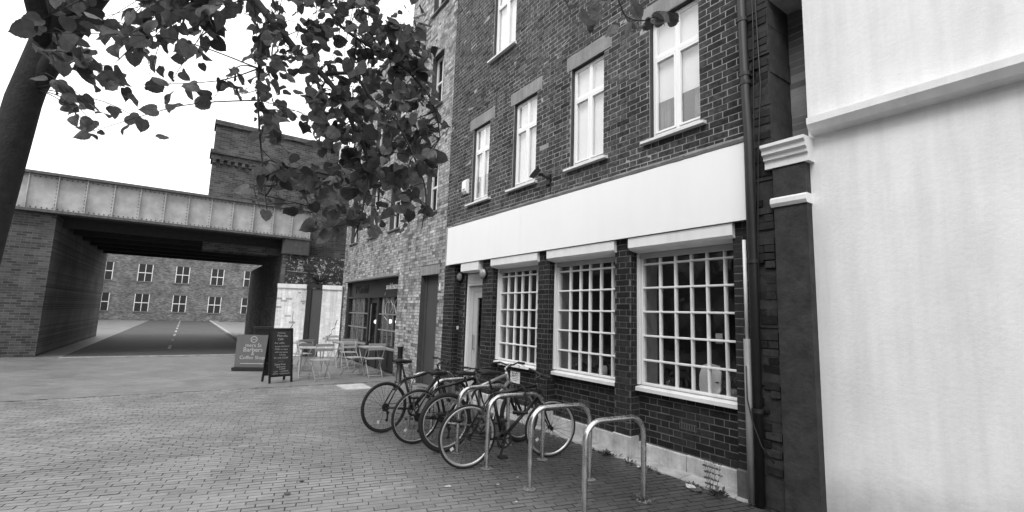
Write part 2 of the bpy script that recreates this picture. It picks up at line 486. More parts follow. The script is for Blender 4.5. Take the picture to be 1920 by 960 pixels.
def paver_mat(name, v, textured):
    m, nt, b, out = new_mat(name)
    pos = world_pos(nt)
    n1 = noise_node(nt, 1.1, 5, 0.6, vec=pos); n2 = noise_node(nt, 90.0, 3, 0.7, vec=pos); n3 = noise_node(nt, 9.0, 4, 0.7, vec=pos)
    if textured:
        mp = nt.nodes.new('ShaderNodeMapping'); mp.inputs['Rotation'].default_value = (0, 0, -math.radians(77))
        nt.links.new(pos, mp.inputs[0])
        t = nt.nodes.new('ShaderNodeTexBrick'); nt.links.new(mp.outputs[0], t.inputs['Vector'])
        t.inputs['Color1'].default_value = (v*0.86,)*3 + (1,); t.inputs['Color2'].default_value = (v*1.12,)*3 + (1,)
        t.inputs['Mortar'].default_value = (v*0.55,)*3 + (1,); t.inputs['Scale'].default_value = 1.0
        t.inputs['Mortar Size'].default_value = 0.003; t.inputs['Brick Width'].default_value = 0.206; t.inputs['Row Height'].default_value = 0.071
        val = nt.nodes.new('ShaderNodeRGBToBW'); nt.links.new(t.outputs[0], val.inputs[0]); val = val.outputs[0]
    else:
        at = nt.nodes.new('ShaderNodeAttribute'); at.attribute_name = 'tone'
        val = math_node(nt, 'MULTIPLY', at.outputs['Fac'], v)
    val = math_node(nt, 'MULTIPLY', val, remap(nt, n1, 0.3, 0.7, 0.80, 1.18))
    val = math_node(nt, 'MULTIPLY', val, remap(nt, n3, 0.3, 0.7, 0.88, 1.12))
    val = math_node(nt, 'MULTIPLY', val, remap(nt, n2, 0.3, 0.7, 0.86, 1.14))
    # shade near the shop wall painted into the paver colour, with a ragged outline
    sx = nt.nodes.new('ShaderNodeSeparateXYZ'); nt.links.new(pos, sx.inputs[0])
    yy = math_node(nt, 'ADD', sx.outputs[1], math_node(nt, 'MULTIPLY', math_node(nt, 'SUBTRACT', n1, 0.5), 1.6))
    wall_shade = math_node(nt, 'MULTIPLY', remap(nt, yy, -2.9, -1.3, 0.0, 0.76), remap(nt, sx.outputs[0], -10.0, -6.5, 0.12, 1.0))
    val = math_node(nt, 'MULTIPLY', val, math_node(nt, 'SUBTRACT', 1.0, wall_shade))
    grey_in(nt, b, val)
    nt.links.new(remap(nt, n1, 0.3, 0.7, 0.36, 0.52), b.inputs['Roughness'])
    b.inputs['Specular IOR Level'].default_value = 0.6
    bump(nt, b, math_node(nt, 'ADD', n2, n3), 0.25, 0.004)
    return m
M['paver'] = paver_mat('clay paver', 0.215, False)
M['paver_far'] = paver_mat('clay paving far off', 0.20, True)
def joint_mat():
    m, nt, b, out = new_mat('sand filled joint')
    pos = world_pos(nt); n = noise_node(nt, 2.2, 4, 0.7, vec=pos); n2 = noise_node(nt, 25.0, 2, 0.6, vec=pos)
    v = remap(nt, math_node(nt, 'ADD', n, math_node(nt, 'MULTIPLY', math_node(nt, 'SUBTRACT', n2, 0.5), 0.6)), 0.42, 0.60, 0.006, 0.13)
    grey_in(nt, b, v); b.inputs['Roughness'].default_value = 0.95
    return m
M['joint'] = joint_mat()

# ================================================================== THE SETTING: ground
g = MB(); g.quad((-1500,-1500,-0.012),(1500,-1500,-0.012),(1500,1500,-0.012),(-1500,1500,-0.012))
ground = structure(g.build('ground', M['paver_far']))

pav = MB(); pav.quad((-11.2,-9.6,-0.007),(2.6,-9.6,-0.007),(2.6,-0.10,-0.007),(-11.2,-0.10,-0.007))
paving = structure(pav.build('paving', M['joint']))
TH = math.radians(77.0)
dL = Vector((math.cos(TH), math.sin(TH), 0)); dW = Vector((-math.sin(TH), math.cos(TH), 0))
PL, PW, PJ, PR = 0.2018, 0.0650, 0.0044, 0.0062
cands = []
for r in range(-220, 220):
    sh = (0.5*PL if r % 2 else 0) + random.uniform(-0.03, 0.03)
    for c in range(-70, 70):
        ctr = dL*(c*(PL+PJ)+sh) + dW*(r*(PW+PR)) + Vector((-4.0, -4.5, 0))
        if not (-11.1 < ctr.x < 2.5 and -9.5 < ctr.y < -0.22): continue
        d = ctr - CAM_POS; z = d.dot(A_FWD)
        if z < 0.6: continue
        x = d.dot(A_RIGHT)/z; y = d.dot(A_DOWN)/z
        if abs(x) > 1.35 or y > 0.75: continue
        cands.append((view_size(ctr), ctr))
cands.sort(key=lambda q: -q[0])
def paver_into(mb, ctr, tone):
    j = lambda s: random.uniform(-s, s)
    hl, hw = PL/2 + j(0.0012), PW/2 + j(0.001)
    fill = mnoise.noise(ctr*0.9) + 0.35*mnoise.noise(ctr*4.0) + random.uniform(-0.45, 0.45)
    jd = 0.2 if fill < 0.05 else random.uniform(0.45, 0.85)
    zc = j(0.0013); tx, ty = j(0.006), j(0.012); ch = 0.0022
    rot = j(0.012); cl = dL*math.cos(rot)+dW*math.sin(rot); cw = dW*math.cos(rot)-dL*math.sin(rot)
    top = []; low = []
    for a, b2 in ((-1,-1),(1,-1),(1,1),(-1,1)):
        p = ctr + cl*a*(hl-ch) + cw*b2*(hw-ch); top.append((p.x, p.y, zc + a*hl*tx + b2*hw*ty))
        p = ctr + cl*a*hl + cw*b2*hw; low.append((p.x, p.y, -0.0075))
    n = len(mb.v); mb.v += low + top
    for f in ((4,5,6,7),(0,1,5,4),(1,2,6,5),(2,3,7,6),(3,0,4,7)):
        mb.f.append(tuple(n+i for i in f)); mb.t.append(tone if f[0] == 4 else tone*jd)   # dirt in the joints
def ptone():
    t = random.gauss(1.0, 0.075)
    if random.random() < 0.06: t *= random.uniform(0.78, 0.9)
    return t
for sz, ctr in cands[:300]:
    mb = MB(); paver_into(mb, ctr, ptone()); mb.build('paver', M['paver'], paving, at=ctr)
mb = MB()
for sz, ctr in cands[300:]: paver_into(mb, ctr, ptone())
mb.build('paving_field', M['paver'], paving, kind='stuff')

# ================================================================== brickwork
def rect_minus(rects, hole):
    out = []
    a0, a1, b0, b1 = hole
    for (u0, u1, z0, z1) in rects:
        if a1 <= u0 or a0 >= u1 or b1 <= z0 or b0 >= z1: out.append((u0,u1,z0,z1)); continue
        if a0 > u0: out.append((u0, a0, z0, z1))
        if a1 < u1: out.append((a1, u1, z0, z1))
        m0, m1 = max(u0,a0), min(u1,a1)
        if b0 > z0: out.append((m0, m1, z0, b0))
        if b1 < z1: out.append((m0, m1, b1, z1))
    return out
def flemish(U0, U1, Z0, Z1, holes=(), course=0.075, joint=0.0085, L=0.2165, H=0.1025, base_row=0):
    res = []; row = base_row; z = Z0
    per = L + H + 2*joint
    while z < Z1 - 0.02:
        zt = min(z + course - joint, Z1)
        u = math.floor(U0/per)*per - per + (0.5*per if row % 2 else 0) + random.uniform(-0.006, 0.006); k = 0
        while u < U1:
            w = (L if k % 2 == 0 else H)
            a, b = max(u, U0), min(u + w, U1)
            if b - a > 0.02:
                rs = [(a, b, z, zt)]
                for h in holes: rs = rect_minus(rs, h)
                res += [r for r in rs if r[1]-r[0] > 0.015 and r[3]-r[2] > 0.012]
            u += w + joint; k += 1
        z += course; row += 1
    return res
class Wall:
    """collects bricks from several faces of one building, then links the ones that show largest as objects"""
    def __init__(s): s.b = []
    def face(s, origin, u, n, rects, mat, tones, proud=0.007, jit=0.0016):
        O = Vector(origin); u = Vector(u); n = Vector(n)
        for (u0,u1,z0,z1) in rects:
            t = tones()
            ctr = O + u*((u0+u1)/2) + Vector((0,0,(z0+z1)/2))
            d = (CAM_POS-ctr); facing = max(0.0, d.normalized().dot(n))
            s.b.append((view_size(ctr, math.sqrt(max(1e-6, (u1-u0)*(z1-z0)*facing))), O, u, n, (u0,u1,z0,z1), mat, t, proud, jit, ctr))
    def into(s, mb, e):
        _, O, u, n, (u0,u1,z0,z1), mat, t, proud, jit, ctr = e
        R = random.uniform; p = proud + R(-jit, jit)*1.3
        fr = []; bk = []
        for (a, z, sa, sz) in ((u0,z0,1,1),(u1,z0,-1,1),(u1,z1,-1,-1),(u0,z1,1,-1)):
            q = O + u*a + Vector((0,0,z)); bk.append(q - n*0.002)
            fr.append(O + u*(a + sa*0.0015 + R(-jit,jit)) + Vector((0,0,z + sz*0.0015 + R(-jit,jit))) + n*(p + R(-jit,jit)*0.6))
        # back face is left out; winding follows the outward side
        n0 = len(mb.v); mb.v += [tuple(q) for q in bk+fr]
        flip = u.cross(Vector((0,0,1))).dot(n) < 0
        for f in ((4,5,6,7),(0,1,5,4),(1,2,6,5),(2,3,7,6),(3,0,4,7)):
            f = tuple(n0+i for i in f)
            mb.f.append(tuple(reversed(f)) if flip else f); mb.t.append(t)
    def finish(s, parent, limit=300, name='brick', rest='brick_courses'):
        s.b.sort(key=lambda e: -e[0])
        for e in s.b[:limit]:
            mb = MB(); s.into(mb, e); mb.build(name, e[5], parent, at=e[9])
        mats = {}
        for e in s.b[limit:]: mats.setdefault(e[5].name, (e[5], []))[1].append(e)
        for k, (m, es) in mats.items():
            mb = MB()
            for e in es: s.into(mb, e)
            mb.build(rest, m, parent, kind='stuff')
def tones(mu=1.0, sd=0.25, dark=0.08, lo=0.35):
    def f():
        t = random.gauss(mu, sd)
        if random.random() < dark: t *= 0.5
        return max(lo, t)
    return f
def backing(mb_mortar, mb_core, rects, y_front, thick):
    for (u0,u1,z0,z1) in rects:
        mb_mortar.box(u0, u1, y_front, y_front+0.012, z0, z1)
        mb_core.box(u0+0.0005, u1-0.0005, y_front+0.012, y_front+thick, z0, z1)

# ================================================================== THE BRICK SHOP BUILDING
YP, YW = -0.16, 0.0                # pier / upper wall face, and recessed shopfront face
XL, XR = -9.15, -2.44
ZTOP = 9.7
shop = thing('shop_building', 'dark brick shop building with blank white fascia and small-paned white windows', 'building', (-5.8, 3.0, 0))
W = Wall()
mortar_u, mortar_l, core = MB(), MB(), MB()
# upper wall with its window openings
UP = [(-8.126,-7.480,3.87,5.42), (-6.672,-5.990,3.87,5.42), (-5.140,-4.450,3.87,5.42), (-3.661,-2.962,3.87,5.42), (-7.483,-6.700,6.66,8.25)]
LN = [(-8.285,-7.325,5.42,5.645), (-6.79,-5.86,5.42,5.645), (-5.245,-4.305,5.42,5.645), (-3.78,-2.84,5.42,5.645), (-7.60,-6.58,8.25,8.47)]
SL = [(-8.245,-7.355), (-6.776,-5.926), (-5.215,-4.361), (-3.755,-2.885), (-7.585,-6.665)]
holes = UP + [(a,b,c,d) for a,b,c,d in LN]
W.face((0,YP,0), (1,0,0), (0,-1,0), [r for r in flemish(XL, XR, 3.515, ZTOP, holes)], M['brick_upper'], tones(1.0, 0.22, 0.1))
rs = [(XL, XR, 2.66, ZTOP)]
for h in UP: rs = rect_minus(rs, h)
backing(mortar_u, core, rs, YP-0.0045, 0.30)
# piers of the shopfront: (x0, x1)
PIERS = [(-9.12,-8.70), (-7.535,-7.198), (-5.84,-5.585), (-4.222,-3.968), (-2.622,-2.445)]
for i, (a, b) in enumerate(PIERS):
    zb = 0.27
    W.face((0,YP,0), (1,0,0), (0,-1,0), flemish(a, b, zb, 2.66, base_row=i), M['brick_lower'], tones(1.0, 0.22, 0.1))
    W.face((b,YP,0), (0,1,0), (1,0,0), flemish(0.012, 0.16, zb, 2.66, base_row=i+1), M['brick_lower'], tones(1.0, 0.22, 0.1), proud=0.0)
    mortar_l.box(a+0.002, b-0.0035, YP-0.0035, YW+0.01, 0.0, 2.66)
# panels under the windows
BAYS = [(-7.198,-5.84), (-5.585,-4.222), (-3.968,-2.622)]
AIRB = [(-3.40,-3.18,0.46,0.53), (-5.02,-4.82,0.45,0.52)]
for i, (a, b) in enumerate(BAYS):
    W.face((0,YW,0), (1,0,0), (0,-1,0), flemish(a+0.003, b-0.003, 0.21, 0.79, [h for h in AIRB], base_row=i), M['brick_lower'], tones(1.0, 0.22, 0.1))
    mortar_l.box(a-0.02, b+0.02, YW-0.0035, YW+0.10, 0.0, 0.80)
    core.box(a, b, YW+0.10, YW+0.28, 0.0, 0.80)
# wall beside the door
W.face((0,YW,0), (1,0,0), (0,-1,0), flemish(-8.80, -8.494, 0.1, 2.66), M['brick_lower'], tones(1.0, 0.22, 0.1))
W.face((-8.494,YW,0), (0,1,0), (1,0,0), flemish(0.012, 0.12, 0.1, 2.5), M['brick_lower'], tones(1.0, 0.22, 0.1), proud=0.0)
mortar_l.box(-8.80, -8.4975, YW-0.0035, YW+0.25, 0.0, 2.66)
wall = mortar_u.build('upper_wall', M['mortar_upper'], shop)
lower = mortar_l.build('lower_wall', M['mortar_lower'], shop)
core.box(-9.15, -8.72, 0.02, 0.14, 0, 2.66)
core.build('wall_core', M['brick_core'], shop)
W.finish(wall, 300)
# body of the building
bd = MB()
bd.box(XL, XL+0.22, 0.15, 8.0, 0, ZTOP); bd.box(XR-0.22, XR, 0.15, 8.0, 0, ZTOP); bd.box(XL, XR, 8.0, 8.25, 0, ZTOP)
bd.build('side_wall', M['brick_far_x'], shop)
rf = MB(); rf.box(XL-0.05, XR+0.05, -0.20, 8.3, ZTOP+0.001, ZTOP+0.25); rf.build('roof', M['slate'], shop)
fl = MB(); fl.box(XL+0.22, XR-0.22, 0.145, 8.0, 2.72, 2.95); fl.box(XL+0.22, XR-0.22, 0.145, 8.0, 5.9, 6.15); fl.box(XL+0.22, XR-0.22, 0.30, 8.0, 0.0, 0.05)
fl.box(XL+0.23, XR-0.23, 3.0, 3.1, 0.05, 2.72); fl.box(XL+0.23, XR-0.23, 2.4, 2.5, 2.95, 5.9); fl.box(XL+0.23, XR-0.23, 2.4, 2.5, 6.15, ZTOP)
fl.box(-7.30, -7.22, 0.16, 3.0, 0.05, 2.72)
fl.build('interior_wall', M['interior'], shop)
hd = MB(); hd.box(-9.1, -2.46, 0.01, 0.14, 2.46, 2.66); hd.build('shopfront_beam', M['brick_core'], shop)

# lintels, sills and casement windows upstairs
def casement(i, x0, x1, z0, z1, ztr):
    yf, yb = -0.10, -0.035
    f = MB(); fw = 0.036; xm = (x0+x1)/2
    f.bbox(x0, x1, yf, yb, z0, z0+fw+0.005); f.bbox(x0, x1, yf, yb, z1-fw, z1)
    f.box(x0, x0+fw, yf+0.001, yb, z0+fw+0.005, z1-fw); f.box(x1-fw, x1, yf+0.001, yb, z0+fw+0.005, z1-fw)
    f.box(xm-0.021, xm+0.021, yf+0.002, yb, z0+fw+0.005, z1-fw)
    f.bbox(x0+fw, xm-0.021, yf-0.006, yb, ztr-0.03, ztr+0.03); f.bbox(xm+0.021, x1-fw, yf-0.006, yb, ztr-0.03, ztr+0.03)
    w = f.build('window', M['upvc'], shop)
    for (a, b, c, d, cas) in ((x0+fw, xm-0.021, z0+fw+0.005, ztr-0.03, 1), (xm+0.021, x1-fw, z0+fw+0.005, ztr-0.03, 1), (x0+fw, xm-0.021, ztr+0.03, z1-fw, 0), (xm+0.021, x1-fw, ztr+0.03, z1-fw, 0)):
        e = 0.024 if cas else 0.012
        sfm = MB(); yy = yf-0.008 if cas else yf+0.006
        sfm.box(a+0.001, b-0.001, yy, yy+0.03, c, c+e); sfm.box(a+0.001, b-0.001, yy, yy+0.03, d-e, d-0.001)
        sfm.box(a+0.001, a+e, yy, yy+0.03, c+e, d-e); sfm.box(b-e, b-0.001, yy, yy+0.03, c+e, d-e)
        sfm.build('casement_frame', M['upvc'], w)
        p = MB(); p.box(a+e-0.004, b-e+0.004, yf+0.016, yf+0.022, c+e-0.004, d-e+0.004); p.build('pane', M['glass_upper'], w)
    return w
BLIND_TO = [4.42, 3.95, 3.93, 4.36, 6.7]
for i, ((x0,x1,z0,z1), (la,lb,lc,ld), (sa,sb)) in enumerate(zip(UP, LN, SL)):
    casement(i, x0+0.012, x1+0.02, z0+0.02, z1-0.012, z0 + (z1-z0)*0.675)
    l = MB(); l.bbox(la+0.004, lb-0.004, YP-0.006, YP+0.13, lc+0.004, ld-0.006, 0.008); l.build('lintel', M['lintel'], shop)
    s = MB(); zt = z0 - 0.005
    s.prism_x([(YP-0.075,zt-0.055),(YP-0.075,zt-0.025),(YP+0.055,zt),(YP+0.055,zt-0.055)], sa, sb); s.build('sill', M['white'], shop)
    b = MB(); b.box(x0+0.004, x1-0.004, -0.028, -0.022, BLIND_TO[i], z1-0.015)
    b.build('blind', M['blind'], shop)
    c = MB()
    for q in range(14):
        xx = x0 + (x1-x0)*(q+0.5)/14
        if 3 <= q <= 9 and i in (3,): continue
        c.tube([(xx, 0.055 + 0.012*(q % 2), z0+0.01), (xx, 0.055 + 0.012*(q % 2), BLIND_TO[i]+0.3)], 0.03, 6)
    c.build('curtain', M['curtain'], shop, smooth=True)

# blank white fascia board, the stone ledge over it
sg = MB(); XS = [-8.935, -6.26, -2.385]
for a, b in ((XS[0], XS[1]-0.0015), (XS[1]+0.0015, XS[2])):
    p = MB(); p.box(a, b, -0.240, -0.215, 2.658, 3.448); p.build('fascia_panel', M['sign_white'], shop)
sg.box(-8.92, -2.40, -0.2145, -0.165, 2.665, 3.44); sg.build('fascia_batten', M['dark_block'], shop)
x = -8.75
while x < -2.42:
    ln = min(random.uniform(0.7, 1.3), -2.415 - x)
    s = MB(); j = random.uniform(-0.008, 0.008)
    n = max(2, int(ln/0.11)); P = []
    for q in range(n+1):
        xx = x + ln*q/n - (0.004 if q == n else 0)
        k = random.uniform(-0.008, 0.006)
        P.append([(xx, YP+0.02, 3.452), (xx, -0.238+j+k, 3.452+random.uniform(0,0.004)), (xx, -0.244+j+k, 3.487+random.uniform(-.005,.005)), (xx, -0.205+j, 3.525+random.uniform(-0.008,0.006)), (xx, YP+0.02, 3.54)])
    nb = len(s.v)
    for ring_ in P: s.v += ring_
    for q in range(n):
        for w_ in range(5):
            w2 = (w_+1) % 5
            s.f.append((nb+q*5+w_, nb+(q+1)*5+w_, nb+(q+1)*5+w2, nb+q*5+w2)); s.t.append(1.0)
    s.f.append(tuple(nb+i for i in range(5))); s.t.append(1); s.f.append(tuple(nb+n*5+i for i in reversed(range(5)))); s.t.append(1)
    s.build('ledge_stone', M['stone'], shop)
    x += ln

# shop windows: white grid of small panes, sill, shutter box, shutter guides
def shop_window(a, b, cols):
    z0, z1 = 0.865, 2.46
    yf, yb = -0.012, 0.052
    gr = 0.042
    f = MB()
    f.bbox(a+gr, b-0.01, yf, yb, z0, z0+0.03); f.box(a+gr, b-0.01, yf+0.001, yb, z1-0.03, z1)
    f.box(a+gr, a+gr+0.026, yf+0.002, yb, z0+0.03, z1-0.03); f.box(b-0.05, b-0.01, yf+0.002, yb, z0+0.03, z1-0.03)
    xs = [a+gr+0.012] + list(cols) + [b-0.03]
    zs = [z0+0.012, 1.162, 1.455, 1.748, 2.041, 2.335, z1-0.012]
    w = f.build('shop_window', M['white'], shop)
    for xx in xs[1:-1]:
        m = MB(); m.prism_z([(xx-0.0125,yb-0.012),(xx-0.0125,yf+0.014),(xx-0.006,yf+0.003),(xx+0.006,yf+0.003),(xx+0.0125,yf+0.014),(xx+0.0125,yb-0.012)], z0+0.03, z1-0.03); m.build('mullion', M['white'], w)
    for zz in zs[1:-1]:
        m = MB(); m.prism_x([(yf+0.012,zz-0.0125),(yf+0.0,zz-0.007),(yf+0.0,zz+0.007),(yf+0.012,zz+0.0125),(yb-0.014,zz+0.0125),(yb-0.014,zz-0.0125)], a+gr+0.024, b-0.049); m.build('glazing_bar', M['white'], w)
    for q in range(len(xs)-1):
        for r in range(len(zs)-1):
            p = MB(); ang = random.uniform(-0.004, 0.004); yc = 0.022
            x0_, x1_ = xs[q]+0.012, xs[q+1]-0.012; z0_, z1_ = zs[r]+0.012, zs[r+1]-0.012
            t = random.uniform(-0.0012, 0.0012)
            p.hexa([(x0_,yc+t,z0_),(x1_,yc-t,z0_),(x1_,yc-t+0.004,z0_),(x0_,yc+t+0.004,z0_),(x0_,yc-t,z1_),(x1_,yc+t,z1_),(x1_,yc+t+0.004,z1_),(x0_,yc-t+0.004,z1_)])
            p.build('pane', M['glass'], w)
    s = MB(); s.prism_x([(-0.085,0.797),(-0.085,0.838),(-0.078,0.844),(0.05,0.866),(0.05,0.797)], a+0.006, b-0.004); s.build('window_sill', M['white'], w)
    for gx in (a+0.004, b-0.045):
        gm = MB(); gm.box(gx, gx+0.030, -0.050, 0.012, 0.868, 2.47); gm.build('shutter_guide', M['shutter_white'], w)
    # shutter box: bevelled underside
    bx = MB(); bx.prism_x([(0.0,2.655),(-0.222,2.648),(-0.222,2.528),(-0.19,2.502),(0.0,2.468)], a+0.01, b+0.028)
    bx.build('shutter_box', M['shutter_white'], shop)
    ct = MB(); ct.box(a+0.05, b-0.01, -0.036, -0.016, 2.41, 2.47); ct.box(a+0.05, b-0.01, -0.04, -0.013, 2.405, 2.425); ct.build('shutter_slat', M['shutter_grey'], w)
    # painted boards of the opening inside
    ib = MB(); ib.box(a+0.03, a+0.06, 0.06, 0.27, 0.86, 2.46); ib.box(b-0.05, b-0.02, 0.06, 0.27, 0.86, 2.46); ib.box(a, b, 0.06, 0.30, 0.80, 0.862); ib.build('window_board', M['interior_pale'], w)
    return w
shop_window(BAYS[0][0], BAYS[0][1], [-6.917, -6.703, -6.498, -6.286, -6.080])
shop_window(BAYS[1][0], BAYS[1][1], [-5.272, -5.055, -4.859, -4.642, -4.427])
shop_window(BAYS[2][0], BAYS[2][1], [-3.655, -3.438, -3.228, -3.030, -2.820])

# entrance: recessed door with its own shutter box
d = MB(); d.box(-8.494, -8.30, 0.098, 0.14, 0.0, 2.47); d.box(-8.30, -7.55, 0.099, 0.14, 2.10, 2.47); d.build('door_frame', M['door_white'], shop)
d = MB(); d.box(-8.493, -8.44, 0.05, 0.097, 0.0, 2.46); d.build('door_guide', M['white'], shop)
d = MB(); d.box(-8.296, -8.14, 0.105, 0.14, 0.02, 2.096); d.box(-7.70, -7.53, 0.105, 0.14, 0.02, 2.096); d.box(-8.14, -7.70, 0.105, 0.14, 1.98, 2.096); d.box(-8.14, -7.70, 0.105, 0.14, 0.02, 0.30)
door = d.build('door', M['door_white'], shop)
p = MB(); p.box(-8.142, -7.698, 0.118, 0.126, 0.30, 1.98); p.build('door_pane', M['glass'], door)
h = MB(); h.tube([(-8.20,0.06,0.95),(-8.20,0.06,1.25)], 0.012, 8); h.box(-8.206,-8.194,0.06,0.106,0.97,0.985); h.box(-8.206,-8.194,0.06,0.106,1.215,1.23); h.build('door_handle', M['alloy'], door)
for k in range(5):
    s = MB(); s.bbox(-8.44, -7.545, 0.045, 0.075, 2.22+k*0.05, 2.268+k*0.05, 0.008); s.build('shutter_slat', M['shutter_white'], shop)
bx = MB(); bx.prism_x([(0.10,2.655),(-0.222,2.648),(-0.222,2.490),(-0.18,2.472),(0.10,2.472)], -8.31, -7.62); bx.build('shutter_box', M['shutter_white'], shop)
st = MB(); st.box(-8.49, -7.54, -0.02, 0.30, 0.0, 0.05); st.build('door_step', M['concrete'], shop)
# plinth blocks, kerb strip at the foot of the wall
for i, (a, b) in enumerate(BAYS):
    n = 2; 
    for q in range(n):
        x0_, x1_ = a + (b-a)*q/n + 0.003, a + (b-a)*(q+1)/n - 0.003
        p = MB(); e = random.uniform(-0.004, 0.004)
        p.bbox(x0_, x1_, -0.035+e, YW+0.003, -0.01, 0.198+e, 0.007); p.build('plinth_block', M['plinth'], shop)
for i, (a, b) in enumerate(PIERS):
    mt = M['plinth'] if 1 <= i <= 3 else M['dark_block']
    p = MB(); p.bbox(a-0.015, b+0.018, YP-0.02, YW-0.037, -0.01, 0.262, 0.01); p.build('pier_base', mt, shop)
x = -8.6
while x < -2.46:
    ln = min(random.uniform(0.55, 0.95), -2.45-x)
    k = MB(); y0 = -0.235 + random.uniform(-0.006, 0.006)
    k.hexa([(x,y0,-0.01),(x+ln-0.006,y0+random.uniform(-.006,.006),-0.01),(x+ln-0.006,-0.02,-0.01),(x,-0.02,-0.01),(x+0.003,y0+0.006,0.012+random.uniform(-.003,.004)),(x+ln-0.008,y0+0.006,0.012+random.uniform(-.003,.004)),(x+ln-0.006,-0.02,0.024),(x,-0.02,0.024)])
    k.build('kerb_stone', M['concrete'], shop); x += ln
# air bricks
for (a, b, c, d_) in AIRB:
    v = MB(); v.box(a+0.004, b-0.004, 0.002, 0.02, c, d_)
    for q in range(7):
        xx = a+0.012+(b-a-0.03)*q/6; v.box(xx, xx+0.012, -0.008, 0.002, c+0.008, d_-0.008)
    v.build('air_brick', M['black_pipe'], shop)
# house number, door bell, notice
lettering('house_number', '78', 0.17, M['alloy'], shop, (-8.66, -0.016, 1.655), (1,0,0), (0,0,1), extrude=0.004)
d = MB(); d.box(-8.79, -8.69, -0.05, -0.008, 1.33, 1.40); d.build('door_bell', M['white'], shop)
d = MB(); d.box(-6.74, -6.47, -0.016, -0.008, 0.53, 0.715)
nt_ = d.build('notice', M['white'], shop)
t = MB()
for zz, wd in ((0.685,0.19),(0.655,0.21),(0.63,0.17),(0.60,0.21),(0.57,0.14)): t.box(-6.605-wd/2, -6.605+wd/2, -0.0172, -0.0163, zz-0.006, zz+0.006)
t.build('notice_print', M['grey_pipe'], nt_)

# ------------------------------------------------------------------ fittings on the shop wall
al = thing('alarm_box', 'small white alarm box on brick wall left of the first-floor windows', 'alarm box', (-8.30, YP-0.01, 4.24))
a = MB(); a.prism_x([(-0.075,-0.10),(-0.075,0.10),(-0.03,0.15),(0,0.15),(0,-0.15),(-0.03,-0.15)], -0.085, 0.085); a.build('cover', M['upvc'], al, local=True)
a = MB(); a.box(-0.05, 0.05, -0.079, -0.0755, -0.085, -0.05); a.build('strobe_lens', M['lens'], al, local=True)
fl_ = thing('floodlight', 'black floodlight on bracket between two first-floor windows', 'floodlight', (-5.62, YP-0.008, 3.78))
a = MB(); a.box(-0.05, 0.05, -0.03, 0.0, -0.07, 0.09); a.bar((0,-0.03,0.03), (-0.02,-0.15,0.07), 0.02, 0.035); a.box(-0.06,0.02,-0.17,-0.14,0.05,0.09); a.build('bracket', M['flood'], fl_, local=True)
hm = Matrix.Translation((-0.10,-0.20,0.10)) @ Matrix.Rotation(math.radians(-25),4,'Z') @ Matrix.Rotation(math.radians(-38),4,'X')
a = MB(); a.hexa([hm @ Vector(q) for q in ((-.10,-.04,-.08),(.10,-.04,-.08),(.075,.04,-.055),(-.075,.04,-.055),(-.10,-.04,.08),(.10,-.04,.08),(.075,.04,.055),(-.075,.04,.055))]); hd_ = a.build('lamp_head', M['flood'], fl_, local=True)
a = MB(); a.hexa([hm @ Vector(q) for q in ((-.085,-.044,-.065),(.085,-.044,-.065),(.085,-.041,-.065),(-.085,-.041,-.065),(-.085,-.044,.065),(.085,-.044,.065),(.085,-.041,.065),(-.085,-.041,.065))]); a.build('lamp_glass', M['glass'], hd_, local=True)
a = MB(); a.tube([(0.03,-0.02,-0.05),(0.10,-0.03,0.0),(0.09,-0.03,0.10),(-0.02,-0.12,0.13)], 0.006, 6); a.tube([(0.05,-0.01,-0.06),(0.05,-0.012,-0.26)], 0.006, 6); a.build('cable', M['black_plastic'], fl_, local=True)
for (lx, ly, lz, lab) in ((-8.66, 0.0, 2.42, 'round bulkhead lamp on recessed brick left of the shop door'), (-7.46, YP, 2.40, 'round bulkhead lamp on brick pier right of the shop door')):
    lp = thing('bulkhead_lamp', lab, 'wall lamp', (lx, ly-0.008, lz), group='round lamps either side of the shop door')
    a = MB(); a.lathe((0,0,0), (0,-1,0), [(0.0,0.0),(0.10,0.0),(0.105,0.02),(0.098,0.045)], 20); a.build('lamp_base', M['flood'], lp, local=True, smooth=True)
    a = MB(); a.lathe((0,0,0), (0,-1,0), [(0.096,0.035),(0.088,0.062),(0.06,0.085),(0.025,0.095),(0.0,0.097)], 20); a.build('lamp_glass', M['lens'], lp, local=True, smooth=True)

dp = thing('downpipe', 'tall black iron downpipe at the right end of the brick facade', 'pipe', (-2.40, -0.24, 0))
a = MB(); a.tube([(-2.385,-0.235,0.02),(-2.385,-0.235,2.3),(-2.36,-0.29,2.7),(-2.36,-0.29,3.5),(-2.40,-0.24,3.9),(-2.44,-0.235,6.2),(-2.48,-0.235,9.6)], 0.043, 14); a.build('pipe_length', M['black_pipe'], dp, smooth=True)
for zz, xx in ((0.85,-2.385),(2.24,-2.385),(4.06,-2.403),(4.15,-2.405),(4.75,-2.417)):
    a = MB(); a.lathe((xx,-0.235,zz), (0,0,1), [(0.042,-0.02),(0.053,-0.018),(0.053,0.018),(0.042,0.02)], 14); a.box(xx-0.075, xx+0.075, -0.19, -0.165, zz-0.012, zz+0.012); a.build('pipe_collar', M['black_pipe'], dp, smooth=False)
gp = thing('waste_pipe', 'slim grey plastic pipe running down beside the black downpipe', 'pipe', (-2.49, -0.21, 0))
a = MB(); a.tube([(-2.462,-0.235,0.02),(-2.462,-0.235,1.50)], 0.036, 12); a.build('pipe_length', M['grey_pipe'], gp, smooth=True)
a = MB(); a.tube([(-2.468,-0.225,1.49),(-2.472,-0.225,2.46)], 0.017, 10); a.build('conduit', M['white'], gp, smooth=True)
